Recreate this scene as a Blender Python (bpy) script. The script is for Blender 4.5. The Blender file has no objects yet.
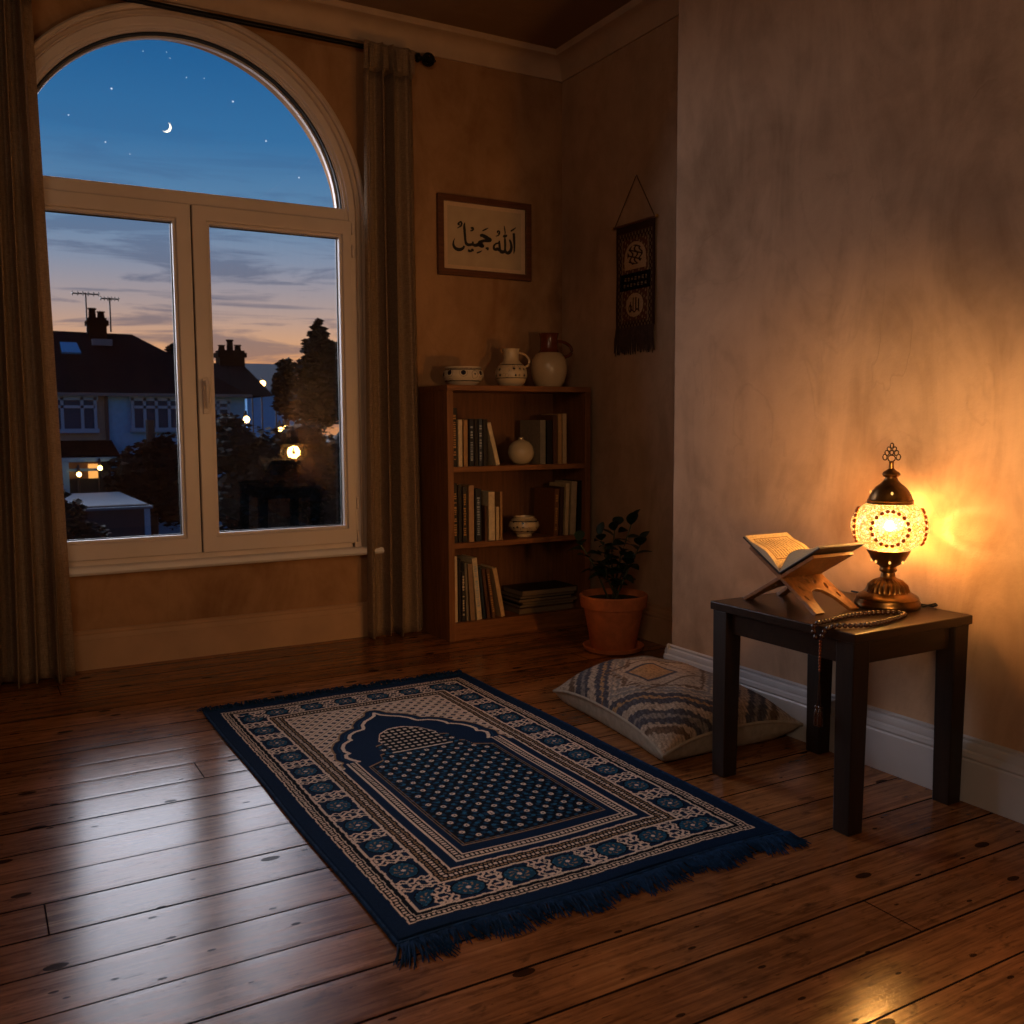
import bpy, bmesh, math, random
import numpy as np
from mathutils import Vector, Matrix
random.seed(7); rng = np.random.default_rng(7)
C = bpy.context.scene.collection
PI = math.pi
# ------------------------------------------------------------------ camera
H = 1.1; FPX = 953.0; YAW, PITCH, ROLL = 0.5183, 0.0917, -0.0051
cy, sy, cp, sp = math.cos(YAW), math.sin(YAW), math.cos(PITCH), math.sin(PITCH)
Fv = Vector((sy*cp, cy*cp, -sp)); R0 = Vector((cy, -sy, 0)); U0 = Vector((sy*sp, cy*sp, cp))
cr, sr = math.cos(ROLL), math.sin(ROLL)
Rv = cr*R0 + sr*U0; Uv = -sr*R0 + cr*U0
cam_d = bpy.data.cameras.new('camera'); cam = bpy.data.objects.new('camera', cam_d); C.objects.link(cam)
cam_d.sensor_width = 36; cam_d.lens = FPX/1024*36
cam.matrix_world = Matrix(((Rv.x, Uv.x, -Fv.x, 0), (Rv.y, Uv.y, -Fv.y, 0), (Rv.z, Uv.z, -Fv.z, H), (0, 0, 0, 1)))
cam_d.clip_start = 0.05; cam_d.clip_end = 3000
cam_d.dof.use_dof = True; cam_d.dof.focus_distance = 3.4; cam_d.dof.aperture_fstop = 7.5
bpy.context.scene.camera = cam

def at(px, py, Y):            # a measured picture point brought onto the upright plane y = Y
    d = Fv + Rv*((px-512)/FPX) - Uv*((py-512)/FPX)
    t = Y/d.y
    return Vector((d.x*t, Y, H+d.z*t))

# ------------------------------------------------------------------ colour + materials
def s2l(c):
    return tuple(((x/255)/12.92 if x/255 <= .04045 else ((x/255+.055)/1.055)**2.4) for x in c)
class NT:
    def __init__(s, name):
        s.m = bpy.data.materials.new(name); s.m.use_nodes = True
        s.t = s.m.node_tree; s.t.nodes.clear()
        s.out = s.n('ShaderNodeOutputMaterial')
    def n(s, typ, **kw):
        nd = s.t.nodes.new(typ)
        for k, v in kw.items():
            if k.startswith('_'): setattr(nd, k[1:], v)
        return nd
    def l(s, a, b): s.t.links.new(a, b)
    def set(s, sock, v):
        if isinstance(v, bpy.types.NodeSocket): s.l(v, sock)
        elif isinstance(v, (tuple, list)) and len(v) == 3 and sock.type == 'RGBA': sock.default_value = (*v, 1)
        else: sock.default_value = v
    def math(s, op, a, b=0., c=0.):
        nd = s.n('ShaderNodeMath'); nd.operation = op
        s.set(nd.inputs[0], a); s.set(nd.inputs[1], b); s.set(nd.inputs[2], c)
        return nd.outputs[0]
    def mix(s, f, a, b, mode='MIX'):
        nd = s.n('ShaderNodeMix'); nd.data_type = 'RGBA'; nd.blend_type = mode
        s.set(nd.inputs[0], f); s.set(nd.inputs[6], a); s.set(nd.inputs[7], b)
        return nd.outputs[2]
    def ramp(s, f, pts, interp='LINEAR'):
        nd = s.n('ShaderNodeValToRGB'); cr_ = nd.color_ramp; cr_.interpolation = interp
        while len(cr_.elements) < len(pts): cr_.elements.new(0.5)
        for e, (p, c) in zip(cr_.elements, pts): e.position = p; e.color = (*c, 1) if len(c) == 3 else c
        s.set(nd.inputs[0], f); return nd.outputs[0]
    def coord(s, kind='Object'):
        return s.n('ShaderNodeTexCoord').outputs[kind]
    def mapping(s, vec, scale=(1, 1, 1), rot=(0, 0, 0), loc=(0, 0, 0)):
        nd = s.n('ShaderNodeMapping'); s.l(vec, nd.inputs[0])
        nd.inputs['Scale'].default_value = scale; nd.inputs['Rotation'].default_value = rot; nd.inputs['Location'].default_value = loc
        return nd.outputs[0]
    def noise(s, vec, scale=5, detail=4, rough=.55, dist=0.):
        nd = s.n('ShaderNodeTexNoise'); s.l(vec, nd.inputs['Vector'])
        nd.inputs['Scale'].default_value = scale; nd.inputs['Detail'].default_value = detail
        nd.inputs['Roughness'].default_value = rough; nd.inputs['Distortion'].default_value = dist
        return nd.outputs['Fac']
    def voro(s, vec, scale=5, feature='F1', out='Distance'):
        nd = s.n('ShaderNodeTexVoronoi'); nd.feature = feature; s.l(vec, nd.inputs['Vector'])
        nd.inputs['Scale'].default_value = scale
        return nd.outputs[out]
    def bump(s, h, strength=.3, dist=.01):
        nd = s.n('ShaderNodeBump'); s.l(h, nd.inputs['Height'])
        nd.inputs['Strength'].default_value = strength; nd.inputs['Distance'].default_value = dist
        return nd.outputs[0]
    def pbr(s, col, rough=.6, metal=0., normal=None, spec=.5, **kw):
        p = s.n('ShaderNodeBsdfPrincipled')
        s.set(p.inputs['Base Color'], col); s.set(p.inputs['Roughness'], rough); s.set(p.inputs['Metallic'], metal)
        s.set(p.inputs['Specular IOR Level'], spec)
        if normal is not None: s.l(normal, p.inputs['Normal'])
        for k, v in kw.items(): s.set(p.inputs[k.replace('_', ' ')], v)
        s.l(p.outputs[0], s.out.inputs[0]); return p

def simple(name, rgb, rough=.6, metal=0., nscale=30, var=.12, bump=.0, spec=.5, coat=0.):
    m = NT(name); v = m.coord(); nz = m.noise(v, nscale, 3)
    c = s2l(rgb); lo = tuple(x*(1-var) for x in c); hi = tuple(min(1, x*(1+var)) for x in c)
    col = m.ramp(nz, [(.3, lo), (.7, hi)])
    m.pbr(col, rough, metal, m.bump(nz, bump, .004) if bump else None, spec)
    return m.m
def emis(name, rgb, strength):
    m = NT(name); e = m.n('ShaderNodeEmission'); m.set(e.inputs[0], s2l(rgb)); e.inputs[1].default_value = strength
    m.l(e.outputs[0], m.out.inputs[0]); return m.m
def wood(name, dark, light, rough=.5, axis=0, scale=1., bump=.15, spec=.4):
    m = NT(name); v = m.coord()
    sc = [22*scale]*3; sc[axis] = 1.6*scale
    vv = m.mapping(v, tuple(sc))
    g = m.noise(vv, 2.2, 6, .62, .6); f = m.noise(m.mapping(v, tuple(x*4 for x in sc)), 3, 3)
    k = m.math('ADD', m.math('MULTIPLY', g, .75), m.math('MULTIPLY', f, .25))
    col = m.ramp(k, [(.32, s2l(dark)), (.68, s2l(light))])
    m.pbr(col, rough, 0, m.bump(k, bump, .003), spec); return m.m
def painted_attr(name, rough=.9, bump=.5, spec=.1, nscale=400, sheen=0.):
    m = NT(name); a = m.n('ShaderNodeVertexColor'); a.layer_name = 'paint'
    nz = m.noise(m.coord(), nscale, 2)
    col = m.mix(m.math('MULTIPLY', m.math('SUBTRACT', nz, .35), 1.1), a.outputs[0], (0, 0, 0))
    p = m.pbr(col, rough, 0, m.bump(nz, bump, .002), spec)
    if sheen: p.inputs['Sheen Weight'].default_value = sheen
    return m.m

def wall_mat(name, rgb, seed, tint2=None, streak=1.0):
    m = NT(name); v = m.mapping(m.coord(), (1, 1, 1), (0, 0, 0), (seed, seed*.7, 0))
    big = m.noise(v, 1.1, 5, .6, .8)
    st = m.noise(m.mapping(v, (2.2, 2.2, .9), (.5, .25, .0)), 1.6, 7, .62, 1.6)
    med = m.noise(v, 7, 5, .6, .3)
    fine = m.noise(v, 95, 3, .6)
    k = m.math('ADD', m.math('MULTIPLY', big, .35), m.math('ADD', m.math('MULTIPLY', st, .45*streak), m.math('MULTIPLY', med, .2)))
    c = s2l(rgb); t2 = s2l(tint2) if tint2 else tuple(x*.62 for x in c)
    col = m.ramp(k, [(.34, t2), (.5, c), (.66, tuple(min(1, x*1.22) for x in c))])
    # a few thin trowel scars
    r = m.noise(m.mapping(v, (1.3, 1.3, .7), (.6, .2, .1)), 1.5, 4, .5, 2.)
    ridge = m.math('SUBTRACT', 1., m.math('MULTIPLY', m.math('ABSOLUTE', m.math('SUBTRACT', r, .5)), 60.))
    ridge = m.math('MULTIPLY', m.math('MAXIMUM', ridge, 0.), m.math('GREATER_THAN', big, .52))
    col = m.mix(m.math('MULTIPLY', ridge, .13*streak), col, tuple(x*.5 for x in c))
    hgt = m.math('ADD', m.math('MULTIPLY', fine, .35), m.math('ADD', m.math('MULTIPLY', med, .8), m.math('MULTIPLY', ridge, .3)))
    m.pbr(col, .85, 0, m.bump(hgt, .35, .008), .15)
    return m.m

def floor_mat():
    m = NT('floorboards'); v = m.coord('Object'); sx = m.n('ShaderNodeSeparateXYZ'); m.l(v, sx.inputs[0])
    X, Y = sx.outputs[0], sx.outputs[1]
    W = .157
    yy = m.math('DIVIDE', m.math('ADD', Y, -.020 + W*40), W)
    idx = m.math('FLOOR', yy); fr = m.math('FRACT', yy)
    wn = m.n('ShaderNodeTexWhiteNoise'); wn.noise_dimensions = '1D'; m.l(idx, wn.inputs['W'])
    rnd = wn.outputs['Value']
    # butt joints
    jl = m.math('FRACT', m.math('DIVIDE', m.math('ADD', X, m.math('MULTIPLY', rnd, 9.)), 3.4))
    joint = m.math('LESS_THAN', jl, .0011)
    wob = m.math('MULTIPLY', m.math('SUBTRACT', m.noise(m.mapping(v, (3, .1, 1)), 2, 2), .5), .012)
    edge = m.math('MINIMUM', m.math('ADD', fr, wob), m.math('SUBTRACT', m.math('SUBTRACT', 1., fr), wob))
    gapw = m.math('ADD', .012, m.math('MULTIPLY', rnd, .020))
    gap = m.math('MAXIMUM', m.math('LESS_THAN', edge, gapw), joint)
    soft = m.math('SMOOTH_MIN', m.math('MULTIPLY', edge, 9.), 1., .1)
    off = m.n('ShaderNodeCombineXYZ'); m.l(m.math('MULTIPLY', rnd, 37.), off.inputs[0]); m.l(m.math('MULTIPLY', idx, 3.1), off.inputs[2])
    add = m.n('ShaderNodeVectorMath'); add.operation = 'ADD'; m.l(v, add.inputs[0]); m.l(off.outputs[0], add.inputs[1])
    vv = add.outputs[0]
    grain = m.noise(m.mapping(vv, (1.2, 26, 1)), 2.2, 7, .65, .9)
    fine = m.noise(m.mapping(vv, (5, 150, 1)), 2., 4, .7, .2)
    blot = m.noise(vv, 3.2, 6, .62, .6); blot2 = m.noise(m.mapping(vv, (2, 5, 1)), 7, 5, .6, .4)
    k = m.math('ADD', m.math('MULTIPLY', grain, .5), m.math('ADD', m.math('MULTIPLY', fine, .18), m.math('MULTIPLY', blot, .32)))
    col = m.ramp(k, [(.28, s2l((58, 34, 20))), (.45, s2l((122, 76, 42))), (.58, s2l((166, 108, 60))), (.75, s2l((198, 140, 84)))])
    col = m.mix(m.math('MULTIPLY', rnd, .35), col, s2l((96, 52, 26)), 'MULTIPLY')
    dark = m.math('MULTIPLY', m.math('MAXIMUM', m.math('SUBTRACT', blot2, .56), 0.), 4.)
    col = m.mix(m.math('MINIMUM', dark, .75), col, s2l((46, 26, 15)))
    # knots
    kv = m.mapping(vv, (3.1, 6.5, 1)); kd = m.voro(kv, 1.3); kmask = m.math('LESS_THAN', m.math('ADD', kd, m.math('MULTIPLY', blot2, .05)), .128)
    kv2 = m.mapping(vv, (7, 16, 1)); kd2 = m.voro(kv2, 1.1); kmask2 = m.math('LESS_THAN', m.math('ADD', kd2, m.math('MULTIPLY', blot, .12)), .14)
    kn = m.math('MAXIMUM', kmask, kmask2)
    halo = m.math('MULTIPLY', m.math('MAXIMUM', m.math('SUBTRACT', .2, kd), 0.), 2.4)
    col = m.mix(halo, col, s2l((80, 42, 20)))
    col = m.mix(m.math('MULTIPLY', kn, .85), col, s2l((22, 12, 8)))
    # short dark scratches along the grain
    scr = m.math('GREATER_THAN', m.noise(m.mapping(vv, (9, 90, 1)), 1.6, 3, .6), .67)
    col = m.mix(m.math('MULTIPLY', scr, .6), col, s2l((30, 18, 12)))
    col = m.mix(m.math('MULTIPLY', gap, .95), col, s2l((8, 5, 4)))
    rough = m.math('ADD', .09, m.math('ADD', m.math('MULTIPLY', blot, .12), m.math('MULTIPLY', grain, .12)))
    rough = m.math('ADD', rough, m.math('MULTIPLY', gap, .5))
    hgt = m.math('ADD', m.math('MULTIPLY', k, .25), m.math('ADD', m.math('MULTIPLY', soft, .25), m.math('MULTIPLY', gap, -.8)))
    spk = m.math('MAXIMUM', gap, m.math('MAXIMUM', m.math('MULTIPLY', kn, .9), m.math('MULTIPLY', scr, .6)))
    wear = m.math('ADD', .72, m.math('MULTIPLY', grain, .55))
    spec_ = m.math('MULTIPLY', m.math('MULTIPLY', m.math('SUBTRACT', 1., spk), .24), wear)
    p = m.pbr(col, rough, 0, m.bump(hgt, .4, .004), spec_)
    m.l(m.math('MULTIPLY', m.math('SUBTRACT', 1., spk), .07), p.inputs['Coat Weight'])
    p.inputs['Coat Roughness'].default_value = .16
    return m.m

# ------------------------------------------------------------------ mesh builder
class MB:
    def __init__(s): s.v = []; s.f = []; s.mi = []; s.cur = 0
    def add(s, vs, fs, M=None):
        b = len(s.v)
        for p in vs:
            p = Vector(p)
            if M is not None: p = M @ p
            s.v.append(tuple(p))
        for f in fs: s.f.append(tuple(i+b for i in f)); s.mi.append(s.cur)
        return s
    def box(s, x0, x1, y0, y1, z0, z1, M=None):
        vs = [(x, y, z) for z in (z0, z1) for y in (y0, y1) for x in (x0, x1)]
        return s.add(vs, [(0, 2, 3, 1), (4, 5, 7, 6), (0, 1, 5, 4), (1, 3, 7, 5), (3, 2, 6, 7), (2, 0, 4, 6)], M)
    def lathe(s, prof, seg=32, M=None, flute=0, fn=0, cap=True):
        vs = []; fs = []; n = len(prof)
        for i, pr in enumerate(prof):
            r, z = pr[0], pr[1]; fl = flute if len(pr) > 2 and pr[2] else 0
            for k in range(seg):
                a = 2*PI*k/seg; rr = r*(1+fl*math.cos(fn*a)) if fl else r
                vs.append((rr*math.cos(a), rr*math.sin(a), z))
        for i in range(n-1):
            for k in range(seg):
                k2 = (k+1) % seg
                fs.append((i*seg+k, i*seg+k2, (i+1)*seg+k2, (i+1)*seg+k))
        if cap:
            if prof[0][0] > 1e-5: fs.append(tuple(range(seg))[::-1])
            if prof[-1][0] > 1e-5: fs.append(tuple((n-1)*seg+k for k in range(seg)))
        return s.add(vs, fs, M)
    def tube(s, pts, r, seg=8, closed=False):
        pts = [Vector(p) for p in pts]; n = len(pts)
        rs = r if isinstance(r, (list, tuple)) else [r]*n
        vs = []; fs = []; up = Vector((0, 0, 1))
        for i, p in enumerate(pts):
            a = pts[(i-1) % n] if (closed or i > 0) else p; b = pts[(i+1) % n] if (closed or i < n-1) else p
            t = (b-a).normalized()
            u = up if abs(t.dot(up)) < .95 else Vector((1, 0, 0))
            s1 = t.cross(u).normalized(); s2 = s1.cross(t).normalized()
            for k in range(seg):
                an = 2*PI*k/seg; vs.append(p+(s1*math.cos(an)+s2*math.sin(an))*rs[i])
        m = n if closed else n-1
        for i in range(m):
            j = (i+1) % n
            for k in range(seg):
                k2 = (k+1) % seg; fs.append((i*seg+k, i*seg+k2, j*seg+k2, j*seg+k))
        if not closed: fs.append(tuple(range(seg))[::-1]); fs.append(tuple((n-1)*seg+k for k in range(seg)))
        return s.add(vs, fs)
    def sphere(s, c, r, seg=12, rings=8, sc=(1, 1, 1)):
        prof = [(max(r*math.sin(PI*i/rings), 1e-6), -r*math.cos(PI*i/rings)) for i in range(rings+1)]
        return s.lathe(prof, seg, Matrix.Translation(c) @ Matrix.Diagonal((*sc, 1)), cap=False)
    def prism(s, poly, a, b, plane='xz', M=None):
        n = len(poly)
        def P(u, w, d): return {'xz': (u, d, w), 'xy': (u, w, d), 'yz': (d, u, w)}[plane]
        vs = [P(u, w, a) for u, w in poly]+[P(u, w, b) for u, w in poly]
        fs = [tuple(range(n)), tuple(range(2*n-1, n-1, -1))]+[(i, i+n, (i+1) % n+n, (i+1) % n) for i in range(n)]
        return s.add(vs, fs, M)
    def plate(s, outer, holes, a, b, plane='xz', M=None):
        bm = bmesh.new(); edges = []
        def P(u, w, d): return {'xz': (u, d, w), 'xy': (u, w, d), 'yz': (d, u, w)}[plane]
        for lp in [outer]+holes:
            vv = [bm.verts.new(P(u, w, a)) for u, w in lp]
            for i in range(len(vv)): edges.append(bm.edges.new((vv[i], vv[(i+1) % len(vv)])))
        r = bmesh.ops.triangle_fill(bm, use_beauty=True, use_dissolve=False, edges=edges)
        fcs = [g for g in r['geom'] if isinstance(g, bmesh.types.BMFace)]
        e = bmesh.ops.extrude_face_region(bm, geom=fcs, use_keep_orig=True)
        d = Vector(P(0, 0, b))-Vector(P(0, 0, a))
        bmesh.ops.translate(bm, verts=[g for g in e['geom'] if isinstance(g, bmesh.types.BMVert)], vec=d)
        bmesh.ops.recalc_face_normals(bm, faces=bm.faces)
        bm.verts.index_update()
        s.add([v.co.copy() for v in bm.verts], [tuple(v.index for v in f.verts) for f in bm.faces], M)
        bm.free(); return s
    def build(s, name, mat, parent=None, smooth=False, bevel=0., loc=None, rot=None, angle=35):
        me = bpy.data.meshes.new(name); me.from_pydata(s.v, [], s.f); 
        mats = mat if isinstance(mat, (list, tuple)) else [mat]
        for m in mats: me.materials.append(m)
        if len(mats) > 1: me.polygons.foreach_set('material_index', s.mi)
        me.update()
        bm = bmesh.new(); bm.from_mesh(me); bmesh.ops.recalc_face_normals(bm, faces=bm.faces); bm.to_mesh(me); bm.free()
        if smooth:
            me.polygons.foreach_set('use_smooth', [True]*len(me.polygons))
            me.set_sharp_from_angle(angle=math.radians(angle))
        o = bpy.data.objects.new(name, me); C.objects.link(o)
        if parent: o.parent = parent
        if loc: o.location = loc
        if rot: o.rotation_euler = rot
        if bevel:
            b = o.modifiers.new('bevel', 'BEVEL'); b.width = bevel; b.segments = 2; b.limit_method = 'ANGLE'; b.angle_limit = math.radians(40)
        return o
def tag(o, label, cat, group=None):
    o['label'] = label; o['category'] = cat
    if group: o['group'] = group
    return o
def thing(name, label, cat, loc=(0, 0, 0), rotz=0., group=None):
    o = bpy.data.objects.new(name, None); C.objects.link(o); o.empty_display_size = .1
    o.location = loc; o.rotation_euler = (0, 0, rotz); return tag(o, label, cat, group)
def struct(o): o['kind'] = 'structure'; return o
def grid_obj(name, nx, ny, pos, col, mat, parent=None, smooth=True, loc=None):
    """pos (ny,nx,3), col (ny,nx,3 linear)"""
    me = bpy.data.meshes.new(name); v = pos.reshape(-1, 3)
    i = np.arange(nx*ny).reshape(ny, nx)
    q = np.stack([i[:-1, :-1], i[:-1, 1:], i[1:, 1:], i[1:, :-1]], -1).reshape(-1, 4)
    me.vertices.add(len(v)); me.vertices.foreach_set('co', v.astype(np.float32).ravel())
    me.loops.add(q.size); me.loops.foreach_set('vertex_index', q.ravel().astype(np.int32))
    me.polygons.add(len(q)); me.polygons.foreach_set('loop_start', np.arange(0, q.size, 4, dtype=np.int32))
    me.update(calc_edges=True)
    if col is not None:
        ca = me.color_attributes.new('paint', 'FLOAT_COLOR', 'POINT')
        ca.data.foreach_set('color', np.concatenate([col.reshape(-1, 3), np.ones((nx*ny, 1))], 1).astype(np.float32).ravel())
    me.materials.append(mat)
    if smooth: me.polygons.foreach_set('use_smooth', [True]*len(me.polygons))
    o = bpy.data.objects.new(name, me); C.objects.link(o)
    if parent: o.parent = parent
    if loc: o.location = loc
    return o

# ------------------------------------------------------------------ materials
M = {}
M['wall_back'] = wall_mat('plaster_ochre', (168, 128, 92), 3.1, (136, 98, 66), .8)
M['wall_right'] = wall_mat('plaster_clay', (186, 152, 124), 8.3, (150, 120, 96), .9)
M['wall_alcove'] = wall_mat('plaster_alcove', (182, 150, 122), 12.3, (156, 126, 100), .8)
M['ceiling'] = wall_mat('ceiling_plaster', (160, 132, 104), 5.3, (140, 112, 86), .3)
M['cornice'] = simple('cornice_paint', (186, 158, 132), .6, nscale=8, var=.08)
M['trim_warm'] = simple('skirting_cream', (176, 138, 104), .45, nscale=6, var=.1)
M['trim_white'] = simple('skirting_white', (178, 176, 180), .35, nscale=6, var=.06)
M['upvc'] = simple('window_frame_white', (206, 192, 184), .38, nscale=4, var=.05)
M['archi'] = simple('architrave_white', (196, 176, 158), .42, nscale=9, var=.08)
M['sill'] = simple('sill_white', (236, 230, 228), .2, nscale=4, var=.05)
M['gasket'] = simple('gasket_black', (14, 20, 24), .5)
M['floor'] = floor_mat()
M['black_metal'] = simple('black_iron', (22, 19, 18), .45, .7)
M['steel'] = simple('satin_steel', (170, 165, 158), .3, .9)
M['dark_wood'] = wood('espresso_wood', (22, 14, 10), (52, 34, 23), .3, 0, 1.)
M['dark_wood_z'] = wood('espresso_wood_leg', (20, 13, 9), (46, 30, 21), .42, 2, 1.)
M['case_wood'] = wood('bookcase_oak', (104, 62, 34), (150, 96, 54), .5, 0, 1.)
M['case_wood_z'] = wood('bookcase_oak_side', (100, 60, 33), (146, 94, 54), .5, 2, 1.)
M['rehal_wood'] = wood('carved_walnut', (88, 54, 28), (148, 98, 52), .42, 1, 2.)
M['frame_wood'] = wood('frame_wood', (74, 42, 22), (112, 68, 38), .45, 0, 2.)
M['terracotta'] = simple('terracotta', (204, 116, 66), .75, nscale=24, var=.16, bump=.2)
M['soil'] = simple('soil', (26, 18, 13), .95, nscale=80, var=.4, bump=1.)
M['leaf'] = simple('leaf_green', (26, 44, 34), .42, nscale=20, var=.35)
M['stem'] = simple('stem_green', (62, 66, 40), .6)
M['paper'] = simple('page_edges', (196, 180, 150), .8, nscale=300, var=.2)
M['paper_darker'] = simple('darker_page_edges', (118, 100, 78), .85, nscale=300, var=.2)  # darker page edges, used for the flat stack
M['dark_brass'] = simple('dark_brass', (52, 36, 22), .45, .6)
M['brass'] = simple('antique_brass', (112, 80, 44), .3, .95, nscale=40, var=.3, bump=.1)
M['copper_bead'] = simple('copper_bead', (150, 76, 24), .35, .6)
M['wood_bead'] = simple('dark_bead', (58, 30, 16), .25, spec=.7)
M['gold'] = simple('gilt', (190, 140, 66), .4, .6)
def glaze(name, base, spot=None, scale=22, rough=.25, z0=None, z1=None):
    m = NT(name); v = m.coord(); nz = m.noise(v, 9, 4)
    b = s2l(base); col = m.ramp(nz, [(.3, tuple(x*.85 for x in b)), (.7, b)])
    if spot:
        vn = m.n('ShaderNodeTexVoronoi'); vn.feature = 'F1'; m.l(v, vn.inputs['Vector']); vn.inputs['Scale'].default_value = scale; vn.inputs['Randomness'].default_value = .35
        d = vn.outputs['Distance']
        dots = m.math('LESS_THAN', d, .27)
        ringm = m.math('MULTIPLY', m.math('GREATER_THAN', d, .40), m.math('LESS_THAN', d, .44))
        k = m.math('MAXIMUM', dots, m.math('MULTIPLY', ringm, .6))
        if z0 is not None:
            sx = m.n('ShaderNodeSeparateXYZ'); m.l(v, sx.inputs[0]); Z = sx.outputs[2]
            band = m.math('MULTIPLY', m.math('GREATER_THAN', Z, z0), m.math('LESS_THAN', Z, z1))
            k = m.math('MULTIPLY', k, band)
            for zz in (z0, z1):
                ln = m.math('LESS_THAN', m.math('ABSOLUTE', m.math('SUBTRACT', Z, zz)), .0022); k = m.math('MAXIMUM', k, ln)
        col = m.mix(k, col, s2l(spot))
    m.pbr(col, rough, 0, None, .5); return m.m
M['bowl_glaze'] = glaze('painted_bowl_glaze', (214, 196, 170), (34, 34, 48), 20, .25, .024, .082)
M['jug_glaze'] = glaze('dotted_jug_glaze', (204, 182, 150), (40, 32, 40), 36, .28, .045, .115)
M['pot_glaze'] = glaze('patterned_pot_glaze', (196, 174, 140), (28, 34, 52), 40, .25, .03, .085)
M['stoneware'] = glaze('cream_stoneware', (196, 166, 128), None, rough=.3)
M['stoneware_round'] = glaze('beige_round_vase', (190, 172, 142), None, rough=.22)
M['brown_glaze'] = glaze('brown_glaze', (104, 48, 24), None, rough=.25)

# ------------------------------------------------------------------ room shell
D = 4.656; R1 = 2.495; R2 = 2.992; YA = 3.047; XL = -1.7; YB = -1.6; ZC = 3.125
WX = .95; WR = .80; WZ = 2.135; WS = .47     # window centre, half opening, spring height, sill height
def arch_loop(cx, r, zs, zb, n=48, rev=False):
    pts = [(cx-r, zb), (cx+r, zb)]+[(cx+r*math.cos(PI*i/n), zs+r*math.sin(PI*i/n)) for i in range(n+1)]
    return pts
struct(MB().box(XL-.1, R2+.2, YB-.1, D+.3, -.12, 0).build('floor', M['floor']))
struct(MB().box(XL-.1, R2+.2, YB-.1, D+.3, ZC, ZC+.1).build('ceiling', M['ceiling']))
mb = MB().plate([(XL-.1, 0), (R2+.15, 0), (R2+.15, ZC), (XL-.1, ZC)], [arch_loop(WX, WR, WZ, WS)], D, D+.28)
struct(mb.build('wall_back', M['wall_back']))
struct(MB().box(XL-.1, XL, YB, D, 0, ZC).build('wall_left', M['wall_back']))
struct(MB().box(XL-.1, R2+.15, YB-.1, YB, 0, ZC).build('wall_front', M['wall_back']))
struct(MB().box(R2, R2+.15, YA-.1, D, 0, ZC).build('wall_alcove', M['wall_alcove']))
struct(MB().box(R1, R2+.15, YB, YA, 0, ZC).build('wall_right', M['wall_right'], bevel=.006))

def moulding(name, prof, p0, p1, inward, mat):
    """prof: (offset from wall, z) outline; swept from p0 to p1 (xy)"""
    p0 = Vector(p0); p1 = Vector(p1); nrm = Vector(inward); vs = []; n = len(prof)
    for p in (p0, p1):
        for o, z in prof: vs.append((p.x+nrm.x*o, p.y+nrm.y*o, z))
    fs = [(i, (i+1) % n, (i+1) % n+n, i+n) for i in range(n)]+[tuple(range(n)), tuple(range(2*n-1, n-1, -1))]
    m = MB(); m.add(vs, fs); return struct(m.build(name, mat, smooth=True, angle=28))
sk = [(0, 0), (.02, 0), (.02, .132), (.017, .137), (.0175, .142), (.0155, .150), (.0155, .158), (.010, .164), (.011, .170), (.006, .178), (0, .18)]
skr = [(0, 0), (.022, 0), (.022, .118), (.018, .123), (.021, .13), (.019, .142), (.014, .147), (.015, .155), (.012, .166), (.007, .170), (.008, .178), (0, .182)]
skr = [(o_*1.25, z_*1.04) for o_, z_ in skr]
moulding('baseboard_back', sk, (XL, D), (R2, D), (0, -1), M['trim_warm'])
moulding('baseboard_alcove', skr, (R2, YA), (R2, D), (-1, 0), M['trim_warm'])
moulding('baseboard_right', skr, (R1, YB), (R1, YA+.02), (-1, 0), M['trim_white'])
moulding('baseboard_return', skr, (R1-.02, YA), (R2, YA), (0, 1), M['trim_white'])
moulding('baseboard_left', sk, (XL, YB), (XL, D), (1, 0), M['trim_warm'])
co = [(0, 3.0), (.012, 3.0), (.014, 3.012)]+[(.014+.075*(1-math.cos(t)), 3.012+.085*math.sin(t)) for t in [PI/2*i/8 for i in range(1, 9)]]+[(.098, 3.10), (.10, 3.112), (.112, ZC), (0, ZC)]
moulding('trim_cornice_back', co, (XL, D), (R2, D), (0, -1), M['cornice'])
moulding('trim_cornice_alcove', co, (R2, YA), (R2, D), (-1, 0), M['cornice'])
moulding('trim_cornice_right', co, (R1, YB), (R1, YA+.1), (-1, 0), M['cornice'])
moulding('trim_cornice_return', co, (R1-.1, YA), (R2, YA), (0, 1), M['cornice'])

# ------------------------------------------------------------------ window
win = bpy.data.objects.new('window_1', None); C.objects.link(win); win['kind'] = 'structure'; win.location = (WX, D, 0)
def arch_ring(r0, r1, zb, y0, y1, mbx, n=56, legs=True):
    out = [(-r1, zb)]+[(r1*math.cos(PI-PI*i/n), WZ+r1*math.sin(PI*i/n)) for i in range(n+1)]+[(r1, zb)]
    inn = [(r0, zb)]+[(r0*math.cos(PI*i/n), WZ+r0*math.sin(PI*i/n)) for i in range(n+1)]+[(-r0, zb)]
    poly = out+inn; k = len(out)
    vs = [(x, y0, z) for x, z in poly]+[(x, y1, z) for x, z in poly]; N = len(poly); fs = []
    for i in range(k-1):
        a, b, c, d = i, i+1, N-2-i, N-1-i
        fs += [(a, b, c, d), (a+N, d+N, c+N, b+N), (a, a+N, b+N, b), (d, c, c+N, d+N)]
    fs += [(0, N-1, 2*N-1, N), (k-1, k-1+N, k+N, k)]
    mbx.add(vs, fs)
a = MB(); arch_ring(.80, .85, .47, -.022, 0, a); arch_ring(.822, .848, .47, -.046, -.018, a); arch_ring(.828, .842, .47, -.054, -.04, a); arch_ring(.801, .808, .47, -.030, -.018, a)
a.build('architrave', M['archi'], win, smooth=True, bevel=.005)
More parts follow.
